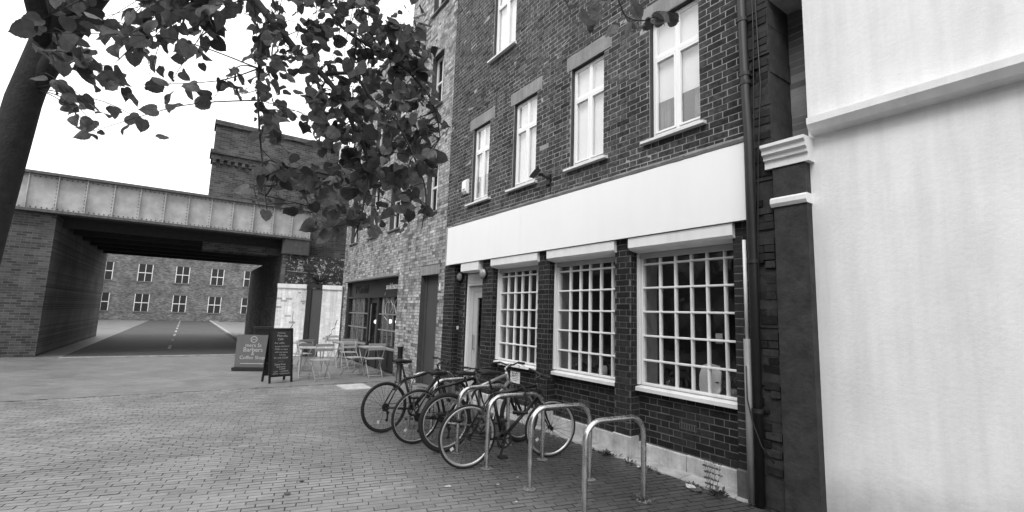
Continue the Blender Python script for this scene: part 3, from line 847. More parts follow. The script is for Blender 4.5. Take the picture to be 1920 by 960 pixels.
for k, pts in enumerate(([(-2.335,-0.19,6.2),(-2.33,-0.19,4.6),(-2.35,-0.20,3.6),(-2.345,-0.23,2.9),(-2.352,-0.23,2.0)], [(-2.30,-0.19,5.0),(-2.27,-0.2,4.0),(-2.31,-0.22,3.2),(-2.335,-0.23,2.4),(-2.345,-0.23,1.5)], [(-2.455,-0.285,1.25),(-2.45,-0.29,0.95),(-2.40,-0.30,0.75),(-2.33,-0.29,0.55),(-2.25,-0.24,0.42)])):
    a = MB(); a.tube(pts, 0.006, 6)
    tag(a.build('cable', M['black_plastic'], smooth=True), ['thin black cable hanging down the wall just right of the downpipe', 'thin black cable looping towards the white moulded capital', 'thin cable slung low from the grey pipe to the right'][k], 'cable')

# ------------------------------------------------------------------ next building on the right (only its edge shows)
nb = thing('neighbour_shop', 'adjoining shop with flaking dark pilaster and white moulded capital at the right edge', 'building', (0.5, 3.0, 0))
a = MB(); 
zz = 0.0
while zz < 9.4:
    h_ = random.uniform(0.18, 0.42); e = random.uniform(-0.012, 0.012)
    a.box(-2.437, -2.19+e*0.4, -0.165+e, 0.25, zz, zz+h_-0.004); zz += h_
fp_ = a.build('flaking_pier', M['stucco_dark'], nb)
NW = Wall(); NW.face((0,-0.165,0), (1,0,0), (0,-1,0), [r for r in flemish(-2.43, -2.205, 0.3, 9.3) if random.random() < 0.62], M['brick_lower'], tones(1.2, 0.4, 0.2), proud=0.014, jit=0.004); NW.finish(fp_, 60)
a = MB(); a.box(-2.186, -1.90, -0.20, 0.25, 0.0, 3.12); a.build('pilaster', M['stucco_dark'], nb)
a = MB(); a.prism_x([(0.2,3.12),(-0.215,3.12),(-0.215,3.19),(-0.24,3.20),(-0.24,3.23),(-0.27,3.25),(-0.27,3.29),(-0.30,3.31),(-0.30,3.34),(0.2,3.36)], -2.25, -1.86); a.build('capital', M['white'], nb)
a = MB(); a.prism_x([(0.2,2.74),(-0.215,2.74),(-0.235,2.77),(-0.235,2.81),(-0.21,2.83),(0.2,2.83)], -2.205, -1.89); a.build('necking', M['white'], nb)
a = MB(); a.box(-1.90, 2.6, -0.10, 0.25, 0.0, 4.9); a.build('stucco_wall', M['stucco_white'], nb)
a = MB(); a.prism_x([(-0.10,3.36),(-0.20,3.38),(-0.24,3.44),(-0.24,3.50),(-0.10,3.53)], -1.855, 2.6); a.build('cornice', M['white'], nb)
a = MB(); a.box(-2.43, 2.6, 0.251, 6.0, 0.0, 4.88); a.build('shop_body', M['brick_far_x'], nb)
a = MB(); a.box(-2.43, 2.65, -0.15, 6.0, 4.901, 5.0); a.build('coping', M['concrete'], nb)

# ================================================================== PALE BRICK BUILDING WITH THE CAFE
YC = -0.05
cafe = thing('cafe_building', 'pale brick building with dark cafe shopfront and tall grey door', 'building', (-13.4, 3.0, 0))
CW = Wall()
CX0, CX1 = -17.62, -9.165
DOOR = (-10.62, -9.66, 0.0, 2.53)
SHOPF = (-16.95, -12.12, 0.0, 2.66)
CLN = (-10.66, -9.62, 2.53, 2.76)
CWIN = [(-10.60,-9.95,4.07,5.35), (-13.10,-12.30,3.98,5.70), (-14.95,-14.15,3.98,5.70), (-17.0,-16.15,4.00,5.70), (-10.65,-9.98,6.76,8.15), (-10.78,-9.90,9.42,10.7), (-13.10,-12.35,6.76,8.2), (-14.9,-14.15,6.76,8.2), (-16.95,-16.2,6.76,8.2)]
mort, cor = MB(), MB()
ch = [DOOR, SHOPF, CLN] + CWIN
for (u0, u1, z0, z1) in ((CX0, CX1, 0.0, 9.6), (-12.2, CX1, 9.6, 11.6)):
    CW.face((0,YC,0), (1,0,0), (0,-1,0), flemish(u0, u1, z0+0.003, z1, ch), M['brick_cafe'], tones(1.0, 0.24, 0.1))
    r_ = [(u0, u1, z0, z1)]
    for h in [DOOR, SHOPF] + CWIN: r_ = rect_minus(r_, h)
    backing(mort, cor, r_, YC-0.003, 0.35)
cw = mort.build('front_wall', M['mortar_cafe'], cafe)
cor.build('wall_core', M['brick_core'], cafe)
CW.finish(cw, 300)
a = MB(); a.box(CX0, CX0+0.25, 0.31, 8, 0, 9.6); a.box(CX1-0.25, CX1-0.002, 0.31, 8, 0, 11.6); a.box(-12.2, -11.95, 0.31, 8, 9.6, 11.6); a.box(CX0, CX1, 8, 8.25, 0, 9.6); a.build('side_wall', M['brick_far_x'], cafe)
a = MB(); a.box(CX0-0.05, -12.2, -0.10, 8.2, 9.601, 9.8); a.box(-12.25, CX1, -0.10, 8.2, 11.601, 11.8); a.build('roof', M['slate'], cafe)
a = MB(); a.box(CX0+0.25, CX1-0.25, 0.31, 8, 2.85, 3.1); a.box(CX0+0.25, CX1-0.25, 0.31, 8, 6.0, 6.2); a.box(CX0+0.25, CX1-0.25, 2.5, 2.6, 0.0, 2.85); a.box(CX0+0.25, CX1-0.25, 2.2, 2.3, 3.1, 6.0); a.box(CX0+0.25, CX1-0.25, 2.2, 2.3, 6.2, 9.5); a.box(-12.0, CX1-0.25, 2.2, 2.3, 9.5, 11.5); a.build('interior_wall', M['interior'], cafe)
# tall door with concrete lintel
a = MB(); a.bbox(CLN[0]+0.003, CLN[1]-0.003, YC-0.008, YC+0.2, CLN[2]+0.002, CLN[3]-0.008, 0.008); a.build('door_lintel', M['lintel'], cafe)
a = MB(); a.box(-10.62, -9.66, 0.10, 0.15, 0.0, 2.53); dr = a.build('tall_door', M['door_grey'], cafe)
a = MB(); a.box(-10.619, -10.54, 0.07, 0.099, 0.0, 2.53); a.box(-9.74, -9.661, 0.07, 0.099, 0.0, 2.53); a.build('door_frame', M['door_grey'], dr)
a = MB(); a.box(-9.56, -9.50, YC-0.03, YC-0.008, 2.15, 2.32); a.build('number_plate', M['white'], cafe)
# windows upstairs
for (u0,u1,z0,z1) in CWIN:
    a = MB(); xm = (u0+u1)/2; y0, y1 = 0.08, 0.13
    a.box(u0, u1, y0, y1, z0, z0+0.06); a.box(u0, u1, y0, y1, z1-0.06, z1); a.box(u0, u0+0.05, y0+0.001, y1, z0+0.06, z1-0.06); a.box(u1-0.05, u1, y0+0.001, y1, z0+0.06, z1-0.06); a.box(xm-0.02, xm+0.02, y0+0.002, y1, z0+0.06, z1-0.06); a.box(u0+0.05, u1-0.05, y0+0.003, y1, (z0+z1)/2-0.025, (z0+z1)/2+0.025)
    w = a.build('window', M['white'], cafe)
    a = MB(); a.box(u0+0.03, u1-0.03, 0.10, 0.106, z0+0.03, z1-0.03); a.build('pane', M['glass'], w)
    a = MB(); a.prism_x([(YC-0.07,z0-0.07),(YC-0.07,z0-0.03),(0.08,z0-0.002),(0.08,z0-0.07)], u0-0.06, u1+0.06); a.build('window_sill', M['stone'], w)
# shopfront
a = MB(); a.prism_x([(YC-0.10,2.60),(YC-0.11,2.63),(YC-0.02,2.70),(YC+0.05,2.70),(YC+0.05,2.60)], -16.98, -12.06); a.build('shopfront_lead', M['stone'], cafe)
a = MB(); a.box(-16.95, -12.12, 0.05, 0.12, 2.10, 2.60); fb = a.build('fascia', M['cafe_paint'], cafe)
a = MB(); a.bbox(-16.95, -12.12, -0.03, 0.049, 2.05, 2.11, 0.01); a.build('transom', M['cafe_paint'], cafe)
lettering('lettering', 'Y Cuasful', 0.36, M['cafe_letter'], fb, (-15.62, 0.04, 2.32), (1,0,0), (0,0,1), extrude=0.008)
lettering('lettering', 'smithson', 0.26, M['cafe_letter_white'], fb, (-12.82, 0.04, 2.36), (1,0,0), (0,0,1), spacing=0.98, extrude=0.008)
for (u0, u1) in ((-16.95,-16.83), (-14.72,-14.60), (-13.86,-13.74), (-12.24,-12.12)):
    a = MB(); a.bbox(u0, u1, 0.0, 0.12, 0.0, 2.05, 0.01); a.build('post', M['cafe_paint'], cafe)
def cafe_window(u0, u1):
    a = MB(); a.box(u0, u1, 0.02, 0.10, 0.62, 0.70); w = a.build('cafe_window', M['cafe_paint'], cafe)
    a = MB(); a.prism_x([(-0.05,0.60),(-0.05,0.635),(0.02,0.66),(0.02,0.60)], u0-0.02, u1+0.02); a.build('window_sill', M['cafe_bar'], w)
    xs = [u0 + (u1-u0)*q/4 for q in range(5)]; zs = [0.70, 1.12, 1.57, 2.05]
    for xx in xs[1:-1]:
        a = MB(); a.box(xx-0.014, xx+0.014, 0.03, 0.075, 0.70, 2.05); a.build('mullion', M['cafe_bar'], w)
    for z_ in zs[1:-1]:
        a = MB(); a.box(u0, u1, 0.026, 0.07, z_-0.018, z_+0.018); a.build('glazing_bar', M['cafe_bar'], w)
    for q in range(4):
        for r in range(3):
            a = MB(); a.box(xs[q]+0.008, xs[q+1]-0.008, 0.05, 0.055, zs[r]+0.01, zs[r+1]-0.01); a.build('pane', M['glass_cafe'], w)
    for q in range(3):
        v0, v1 = u0 + (u1-u0)*q/3 + 0.01, u0 + (u1-u0)*(q+1)/3 - 0.01
        a = MB(); a.box(v0, v1, 0.03, 0.10, 0.03, 0.60); a.box(v0+0.08, v1-0.08, 0.018, 0.0301, 0.12, 0.52); a.build('stall_riser', M['cafe_paint'], cafe)
    return w
cafe_window(-16.83, -14.72)
wr = cafe_window(-13.74, -12.24)
a = MB(); a.box(-14.60, -14.48, 0.05, 0.10, 0.02, 2.04); a.box(-13.98, -13.86, 0.05, 0.10, 0.02, 2.04); a.box(-14.48, -13.98, 0.05, 0.10, 1.90, 2.04); a.box(-14.48, -13.98, 0.05, 0.10, 0.02, 0.55); cd = a.build('cafe_door', M['cafe_paint'], cafe)
a = MB(); a.box(-14.48, -13.98, 0.07, 0.075, 0.55, 1.90); a.build('door_pane', M['glass_cafe'], cd)
a = MB(); a.tube([(-14.42,0.01,0.75),(-14.42,0.01,1.85)], 0.014, 8); a.build('pull_handle', M['alloy'], cd)
# white line drawing on the right-hand panes
a = MB()
arc = lambda cx, cz, r, t0, t1, n=14: [(cx+r*math.cos(math.radians(t0+(t1-t0)*i/n)), 0.044, cz+r*math.sin(math.radians(t0+(t1-t0)*i/n))) for i in range(n+1)]
for pts in (arc(-12.85,1.80,0.62,140,215), arc(-13.05,1.72,0.20,60,300), [(-12.85,0.044,1.98),(-12.65,0.044,1.80),(-12.85,0.044,1.62)], [(-12.42,0.044,2.0),(-12.55,0.044,1.82),(-12.40,0.044,1.60)], [(-13.30,0.044,1.50),(-13.05,0.044,1.40)]):
    a.tube(pts, 0.009, 5, cap=False)
a.build('window_drawing', M['print_white'], wr)
for k, (lx, lz, ly) in enumerate(((-15.45,1.30,0.55),(-15.15,1.33,0.9),(-13.40,1.36,0.5),(-13.05,1.24,0.6),(-12.70,1.30,0.7))):
    lampm = M.get('lampglow')
    if lampm is None:
        m, nt, b, out = new_mat('lit lamp globe'); b.inputs['Base Color'].default_value = (0.9,0.9,0.9,1)
        b.inputs['Emission Color'].default_value = (1,1,1,1); b.inputs['Emission Strength'].default_value = 0.9; M['lampglow'] = lampm = m
    lp = thing('pendant_lamp', ['leftmost lit globe lamp inside the left cafe window','second lit globe lamp inside the left cafe window','lit globe lamp nearest the door inside the right cafe window','middle lit globe lamp inside the right cafe window','rightmost lit globe lamp inside the right cafe window'][k], 'lamp', (lx, ly, lz), group='globe lamps inside the cafe')
    a = MB(); a.lathe((0,0,0), (0,0,1), [(0.0,-0.075),(0.06,-0.055),(0.085,-0.01),(0.075,0.035),(0.04,0.065),(0.0,0.07)], 14); a.build('globe', lampm, lp, local=True, smooth=True)
    a = MB(); a.tube([(0,0,0.065),(0,0,2.84-lz)], 0.004, 5); a.build('flex', M['black_plastic'], lp, local=True)

# ================================================================== FAR END: white yard wall, railway bridge
yard = thing('yard_wall', 'white painted brick yard wall with flaking patches, left of the grey gate', 'wall', (-18.0, -1.5, 0))
P0, P1 = Vector((-17.35,-0.12,0)), Vector((-18.35,-2.08,0))
ud = (P1-P0).normalized(); nd = Vector((0,0,1)).cross(ud)
if nd.x < 0: nd = -nd
def white_wall(t0, t1, parent, z1=2.36, crack=None):
    Wq = Wall(); Wq.face(P0, ud, nd, flemish(t0, t1, 0.0, z1), M['brick_white'], tones(1.0, 0.05, 0.03, 0.5), proud=0.004, jit=0.002)
    a = MB(); q0, q1 = P0+ud*t0, P0+ud*t1
    a.hexa([q0, q1, q1-nd*0.22, q0-nd*0.22, q0+Vector((0,0,z1)), q1+Vector((0,0,z1)), q1-nd*0.22+Vector((0,0,z1)), q0-nd*0.22+Vector((0,0,z1))])
    w = a.build('wall_face', M['mortar_white'], parent)
    Wq.finish(w, 0)
    a = MB(); o_ = nd*0.05; c0, c1 = q0, q1; zA, zB = z1+0.002, z1+0.15
    a.hexa([c0+o_+Vector((0,0,zA)), c1+o_+Vector((0,0,zA)), c1-nd*0.27+Vector((0,0,zA)), c0-nd*0.27+Vector((0,0,zA)), c0+o_+Vector((0,0,zB)), c1+o_+Vector((0,0,zB)), c1-nd*0.27+Vector((0,0,zB)), c0-nd*0.27+Vector((0,0,zB))]); a.build('coping', M['white'], parent)
    if crack:
        a = MB()
        for i in range(len(crack)-1):
            (s0, z0), (s1, z1_) = crack[i], crack[i+1]
            a.bar(P0+ud*s0+nd*0.005+Vector((0,0,z0)), P0+ud*s1+nd*0.005+Vector((0,0,z1_)), 0.014*(0.6+random.random()), 0.006, up=nd)
        a.build('crack', M['black_pipe'], parent)
TOT = (P1-P0).length
white_wall(1.22, TOT, yard, crack=[(1.60,1.55),(1.62,1.35),(1.58,1.1),(1.66,0.95),(1.63,0.6)])
yard2 = thing('yard_wall', 'white painted brick yard wall with stepped crack, between grey gate and cafe', 'wall', (-17.5, -0.4, 0))
white_wall(0.0, 0.68, yard2, crack=[(0.10,1.3),(0.16,1.1),(0.16,1.0),(0.26,0.95),(0.26,0.8),(0.36,0.72),(0.38,0.6),(0.46,0.5)])
gate = thing('yard_gate', 'plain grey gate set between the two white yard walls', 'gate', (-17.75, -0.85, 0))
def wallbox(t0, t1, d0, d1, z0, z1, name, mat, parent):
    a = MB(); A = [P0+ud*t0+nd*d0, P0+ud*t1+nd*d0, P0+ud*t1+nd*d1, P0+ud*t0+nd*d1]
    a.hexa([q+Vector((0,0,z0)) for q in A] + [q+Vector((0,0,z1)) for q in A]); return a.build(name, mat, parent)
wallbox(0.70, 1.06, -0.12, -0.07, 0.0, 2.36, 'gate_leaf', M['door_grey'], gate)
wallbox(1.062, 1.20, -0.14, -0.02, 0.0, 2.40, 'gate_post', M['cafe_paint'], gate)
wallbox(0.685, 1.215, -0.15, -0.01, 2.405, 2.52, 'gate_head', M['cafe_paint'], gate)

br = thing('railway_bridge', 'railway bridge with riveted pale girder on sooty brick abutment', 'bridge', (-19.6, -2.0, 0))
GX = -19.5
a = MB(); a.box(GX-0.06, GX-0.01, -16, -0.95, 4.36, 5.42); a.build('girder_web', M['girder'], br)
for q in range(22):
    y = -0.98 - 0.66*q
    a = MB(); a.box(GX-0.009, GX+0.10, y-0.012, y+0.012, 4.36, 5.42); a.box(GX-0.009, GX+0.004, y-0.06, y-0.013, 4.36, 5.42); a.build('stiffener', M['girder'], br)
a = MB(); a.box(GX-0.25, GX+0.17, -16, -0.93, 5.42, 5.50); a.box(GX-0.25, GX+0.17, -16, -0.93, 4.28, 4.36); a.build('girder_flange', M['girder_edge'], br)
a = MB()
for q in range(120):
    y = -1.0-0.12*q
    for z in (4.42, 5.36): a.lathe((GX-0.01,y,z), (1,0,0), [(0.022,0.0),(0.018,0.012),(0.0,0.018)], 6)
for q in range(12):
    for r in range(9): a.lathe((GX+0.003, -1.02-0.66*q, 4.45+0.11*r), (1,0,0), [(0.018,0.0),(0.014,0.01),(0.0,0.014)], 6)
a.build('rivets', M['girder_edge'], br, kind='stuff')
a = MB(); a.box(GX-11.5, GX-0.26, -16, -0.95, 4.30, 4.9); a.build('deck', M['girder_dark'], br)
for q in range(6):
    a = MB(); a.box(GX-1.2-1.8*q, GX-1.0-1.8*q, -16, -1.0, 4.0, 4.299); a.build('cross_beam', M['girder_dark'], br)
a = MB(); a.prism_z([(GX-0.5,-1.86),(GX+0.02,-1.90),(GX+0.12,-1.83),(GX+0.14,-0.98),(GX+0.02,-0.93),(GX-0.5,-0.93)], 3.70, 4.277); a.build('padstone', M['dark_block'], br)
a = MB(); a.box(GX-11.5, GX-0.05, -1.80, -0.3, 0.0, 3.695); ab = a.build('abutment', M['viaduct_x'], br)
a = MB(); a.box(GX-0.049, GX+0.0, -1.72, 0.6, 0.0, 3.695); a.build('abutment_front', M['viaduct_spot'], br)
a = MB(); a.box(GX-0.3, GX+0.02, -1.84, -1.722, 0.0, 3.694); a.build('quoin', M['viaduct_x'], br)
a = MB(); a.box(GX-11.5, GX-0.05, -26, -8.2, 0.0, 4.27); a.box(GX-11.5, GX-0.3, -26, -16.01, 4.271, 6.2); a.build('far_abutment', M['viaduct_y'], br)
a = MB(); a.box(-21.4, -20.6, -4.4, 1.8, 3.7, 8.5); a.build('parapet_wall', M['viaduct_y'], br)
a = MB(); a.box(-21.45, -20.5, -4.45, 1.85, 7.15, 7.35); a.box(-21.45, -20.42, -4.5, 1.9, 7.352, 7.5); a.box(-21.45, -20.5, -4.45, 1.85, 8.501, 8.68)
for q in range(26): a.box(-20.599, -20.5, -4.4+0.24*q, -4.29+0.24*q, 7.0, 7.149)
a.build('cornice', M['viaduct_y'], br)
a = MB(); a.box(-20.59, -20.2, -1.2, 0.9, 3.7, 7.0); a.build('buttress', M['viaduct_y'], br)
stk = thing('chimney_stack', 'pale rendered stack top rising behind the cafe building corner', 'chimney', (-20.1, 0.37, 3.7))
a = MB(); a.box(-20.3, -19.9, 0.12, 0.62, 3.7, 7.85); a.build('brick_shaft', M['viaduct_y'], stk)
a = MB(); a.box(-20.33, -19.87, 0.09, 0.65, 7.851, 8.55); a.build('rendered_top', M['stucco_white'], stk)
lmp = MB(); lmp.lathe((-19.35,-0.52,3.0), (0,0,1), [(0.0,-0.05),(0.07,-0.03),(0.09,0.0),(0.06,0.04),(0.0,0.05)], 12); tag(lmp.build('yard_lamp', M['print_white'], smooth=True), 'small white lamp above the yard wall against dark brick', 'lamp')
a = MB(); a.tube([(-18.9,-1.75,3.02),(-18.9,-0.2,2.98)], 0.012, 6); a.tube([(-18.9,-0.6,2.3),(-18.9,-0.6,3.0)], 0.012, 6); tag(a.build('yard_rail', M['grey_pipe'], smooth=True), 'thin pale pole strung across above the yard wall', 'pole')
# bare climber above the yard wall
cl = thing('climber', 'leafless straggling climber above the white yard wall', 'plant', (-18.7, -0.7, 0))
a = MB()
a.tube([(-18.8,-0.55,0.0),(-18.8,-0.6,1.4),(-18.75,-0.62,2.6)], [0.04,0.03,0.02], 6)
for q in range(46):
    z = random.uniform(2.3, 3.3); p = Vector((-18.75, -0.62, min(z, 2.7))); pts = [p]
    d = Vector((random.uniform(-.3,.3), random.uniform(-1,1), random.uniform(-0.2,0.7))).normalized()
    for i in range(6):
        d = (d + Vector((random.gauss(0,.2), random.gauss(0,.25), random.gauss(0.02,.25)))).normalized(); p = p + d*0.17; pts.append(p)
    a.tube(pts, [0.012,0.011,0.009,0.007,0.006,0.005,0.004], 5)
a.build('stems', M['bark'], cl)
wb = MB(); wb.box(-19.0, -18.92, -2.0-0.04, -1.90, 1.55, 1.85); tag(wb.build('wall_box', M['black_pipe']), 'small black box fixed to the abutment wall left of the white wall', 'box')
bn = thing('litter_bin', 'dark bin standing behind the chalkboard', 'bin', (-14.9, -2.95, 0))
a = MB(); a.box(-15.1,-14.7,-3.05,-2.65,0.0,1.05); a.build('bin_body', M['black_pipe'], bn)
a = MB(); a.bbox(-15.13,-14.67,-3.08,-2.62,1.051,1.12,0.015); a.build('lid', M['black_pipe'], bn)

# terrace across the street: seen only as reflections in the panes
op = thing('opposite_terrace', 'dark terrace across the street, seen as a reflection in the upper windows', 'building', (-10, -20, 0))
a = MB(); a.box(-58, 20, -26, -18, 0, 11.6); a.build('terrace_wall', M['brick_far_front'], op)
for q in range(24):
    for z in (1.0, 4.2, 7.4):
        a = MB(); x_ = -38 + 2.4*q; a.box(x_, x_+1.1, -17.99, -17.9, z, z+1.7); a.build('window', M['interior_pale'], op)
a = MB(); a.prism_x([(-18-0.3,11.601),(-22,13.5),(-26.3,11.601)], -40.3, 20.3); a.build('roof', M['slate'], op)
for q in range(5):
    a = MB(); a.box(-34+11*q, -33+11*q, -22.6, -21.4, 12.8, 14.6); a.build('chimney', M['brick_far_front'], op)

# asphalt road running under the bridge, kerb at the end of the paving
M['asphalt'] = plain('asphalt', 0.055, 0.75, var=0.25, scale=0.8, bmp=0.5, bscale=90, fine=0.3)
a = MB(); a.quad((-140,-7.6,-0.006),(-18.9,-7.6,-0.006),(-18.9,-2.5,-0.006),(-140,-2.5,-0.006)); structure(a.build('road', M['asphalt']))
a = MB(); a.bbox(-60, -18.9, -2.5, -2.36, -0.01, 0.11, 0.015); a.box(-19.05, -18.901, -7.6, -2.5, -0.01, 0.02); structure(a.build('kerb', M['concrete']))
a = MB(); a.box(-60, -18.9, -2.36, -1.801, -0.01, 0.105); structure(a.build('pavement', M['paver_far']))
for q in range(9):
    a = MB(); a.box(-22-4.5*q-2.0, -22-4.5*q, -5.1, -5.0, -0.0055, -0.002); ln_ = a.build('lane_line', M['concrete']); structure(ln_)
# building closing the street beyond the bridge
fb_ = thing('far_building', 'brick terrace far off, closing the street beyond the bridge', 'building', (-66, -16, 0))
a = MB(); a.box(-72, -60, -50, 14, 0, 9.5); a.build('wall', M['brick_far_x'], fb_)
a = MB(); a.prism_z([(-72.4,-50.4),(-59.6,-50.4),(-59.6,14.4),(-72.4,14.4)], 9.501, 9.8); a.build('roof', M['slate'], fb_)
for q in range(16):
    for z in range(3):
        y = -40+3.1*q; z0_ = 0.9+3.0*z
        a = MB(); a.box(-60.0, -59.95, y-0.1, y+1.3, z0_+1.7, z0_+1.95); wf = a.build('lintel', M['stone'], fb_)
        a = MB(); a.box(-60.0, -59.93, y-0.08, y+1.28, z0_-0.12, z0_); a.build('window_sill', M['stone'], wf)
        a = MB(); a.box(-59.995, -59.96, y, y+0.07, z0_, z0_+1.7); a.box(-59.995, -59.96, y+1.13, y+1.2, z0_, z0_+1.7); a.box(-59.994, -59.955, y+0.07, y+1.13, z0_+0.80, z0_+0.88); a.box(-59.995, -59.96, y+0.57, y+0.63, z0_, z0_+1.7); a.build('sash', M['white'], wf)
        a = MB(); a.box(-59.999, -59.985, y+0.07, y+1.13, z0_, z0_+1.7); a.build('pane', M['black_plastic'], wf)

# ================================================================== STREET FURNITURE
# chalkboard A-frame
ab_ = thing('chalkboard_sign', 'black A-frame chalkboard with white chalk menu standing on the paving', 'sign', (-11.93, -2.83, 0), math.radians(104))
# local: board faces -y (towards the viewer), x to the right
def tilt(y0, z0, ang): return Matrix.Translation((0, y0, z0)) @ Matrix.Rotation(ang, 4, 'X')
HB, WB = 1.18, 0.52
for s_, nm in ((-1, 'front'), (1, 'rear')):
    T = tilt(s_*0.20, 0.0, s_*math.radians(9.5))
    def tb(x0,x1,y0,y1,z0,z1):
        return [T @ Vector(q) for q in ((x0,y0,z0),(x1,y0,z0),(x1,y1,z0),(x0,y1,z0),(x0,y0,z1),(x1,y0,z1),(x1,y1,z1),(x0,y1,z1))]
    a = MB()
    a.hexa(tb(-WB/2, -WB/2+0.045, -0.012, 0.012, 0, HB+0.03)); a.hexa(tb(WB/2-0.045, WB/2, -0.012, 0.012, 0, HB+0.03)); a.hexa(tb(-WB/2+0.045, WB/2-0.045, -0.0115, 0.012, HB-0.015, HB+0.029)); a.hexa(tb(-WB/2+0.045, WB/2-0.045, -0.0115, 0.012, 0.13, 0.17))
    fr = a.build('board_frame', M['frame_black'], ab_, local=True)
    a = MB(); a.hexa(tb(-WB/2+0.045, WB/2-0.045, -0.004, 0.006, 0.17, HB-0.015)); a.build('board_panel', M['chalkboard'], fr, local=True)
    if s_ < 0:
        R3 = T.to_3x3(); right = R3 @ Vector((1,0,0)); up = R3 @ Vector((0,0,1))
        rows = [(1.10,'Welcome',0.055,0),(1.035,'Marcello',0.085,0.02),(0.96,'Cafe',0.085,-0.02),(0.875,'Any coffee',0.065,-0.04),(0.80,'Scone, Sandwich',0.06,0.02),(0.735,'Muffin or toast',0.06,0.0),(0.67,'with any panini',0.06,0.0),(0.61,'Combo',0.06,0.03),(0.545,'for only £3.50!',0.066,0.0),(0.47,'---------',0.05,0),(0.40,'Dairy Free',0.07,-0.02),(0.345,'Alternatives',0.052,0.0),(0.30,'available',0.052,0.03),(0.245,'• OAT   • ALMOND',0.05,0.0),(0.195,'• SOYA  • COCONUT',0.05,0.0)]
        for (z, tx, sz, dx) in rows:
            ang = random.uniform(-0.03, 0.05); rr = (right*math.cos(ang) + up*math.sin(ang)); uu = (up*math.cos(ang) - right*math.sin(ang))
            o = T @ Vector((dx, -0.0056, z)); lettering('chalk_line', tx, sz*0.80, M['chalk'], fr, o, rr, uu, loc_world=False)
a = MB(); a.tube([(-0.24,-0.13,0.42),(-0.24,0.13,0.42)], 0.006, 6); a.build('stay', M['steel_dark'], ab_, local=True)

bs = thing('barber_sign', 'grey pavement sign with white round emblem and barbers lettering', 'sign', (-14.3, -3.10, 0), math.radians(66))
a = MB(); a.box(-0.42, 0.42, -0.02, 0.02, 0.08, 0.92); pn = a.build('sign_panel', M['sign_grey'], bs, local=True)
a = MB(); a.box(-0.44, 0.44, -0.14, 0.14, 0.0, 0.079); a.build('sign_foot', M['black_plastic'], bs, local=True)
a = MB(); a.ring((0.0,-0.022,0.80), (0,1,0), 0.075, 0.008, 0.002, 28, 6)
a.tube([(-0.045,-0.022,0.78),(-0.02,-0.022,0.81),(0.0,-0.022,0.79),(0.02,-0.022,0.81),(0.045,-0.022,0.78)], 0.008, 5); a.build('emblem', M['print_white'], pn, local=True)
for (z, tx, sz) in ((0.645,'mers St',0.13),(0.53,'Barbers',0.155),(0.425,'&',0.12),(0.325,'Coffee Shop',0.125)):
    lettering('sign_print', tx, sz, M['print_white'], pn, (0,-0.0225,z), (1,0,0), (0,0,1), loc_world=False)
a = MB(); a.box(-0.28, 0.28, -0.0225, -0.0205, 0.165, 0.18); a.build('sign_stripe', M['print_white'], pn, local=True)

mc = thing('manhole_cover', 'pale rectangular metal cover set in the paving before the cafe', 'cover', (-10.55, -1.50, 0))
a = MB(); a.box(-10.95,-10.15,-1.80,-1.20,-0.01,0.008); fm = a.build('cover_frame', M['concrete'], mc)
for (x0_,x1_) in ((-10.90,-10.56),(-10.54,-10.20)):
    a = MB(); a.box(x0_, x1_, -1.76, -1.24, 0.008, 0.013); a.build('cover_plate', M['cover'], mc)
bo = thing('bollard', 'short black bollard with pale cap beside the cafe wall', 'bollard', (-10.75, -0.42, 0))
a = MB(); a.lathe((0,0,0), (0,0,1), [(0.09,0.0),(0.09,0.04),(0.065,0.05),(0.06,0.80),(0.075,0.81),(0.075,0.84)], 16); a.build('post', M['black_pipe'], bo, local=True, smooth=True)
a = MB(); a.lathe((0,0,0), (0,0,1), [(0.074,0.84),(0.072,0.88),(0.05,0.92),(0.0,0.94)], 16); a.build('cap', M['lintel'], bo, local=True, smooth=True)

# folding slatted chairs and tables
def make_chair():
    t = thing('folding_chair', 'x', 'chair')
    m = M['chair_paint']
    for s_ in (-1, 1):
        y = 0.19*s_
        a = MB(); a.tube([(-0.20,y,0.84),(-0.15,y,0.60),(0.0,y,0.38),(0.21,y,0.0)], 0.0085, 7); a.build('leg', m, t, local=True, smooth=True)
        a = MB(); a.tube([(0.19,y*0.9,0.44),(0.0,y*0.9,0.26),(-0.24,y*0.9,0.0)], 0.0085, 7); a.build('leg', m, t, local=True, smooth=True)
    for P_ in ([(0.17,-0.19,0.07),(0.17,0.19,0.07)], [(-0.19,-0.17,0.055),(-0.19,0.17,0.055)]):
        a = MB(); a.tube(P_, 0.008, 6); a.build('stretcher', m, t, local=True)
    for q in range(6):
        x = -0.17 + 0.068*q; a = MB(); a.box(x, x+0.055, -0.205, 0.205, 0.45, 0.465); a.build('seat_slat', m, t, local=True)
    for z, x in ((0.815,-0.205),(0.705,-0.185)):
        a = MB(); a.hexa([(x-0.008,-0.215,z-0.03),(x+0.006,-0.215,z-0.03),(x+0.006,0.215,z-0.03),(x-0.008,0.215,z-0.03),(x-0.022,-0.215,z+0.03),(x-0.008,-0.215,z+0.03),(x-0.008,0.215,z+0.03),(x-0.022,0.215,z+0.03)]); a.build('back_slat', m, t, local=True)
    return t
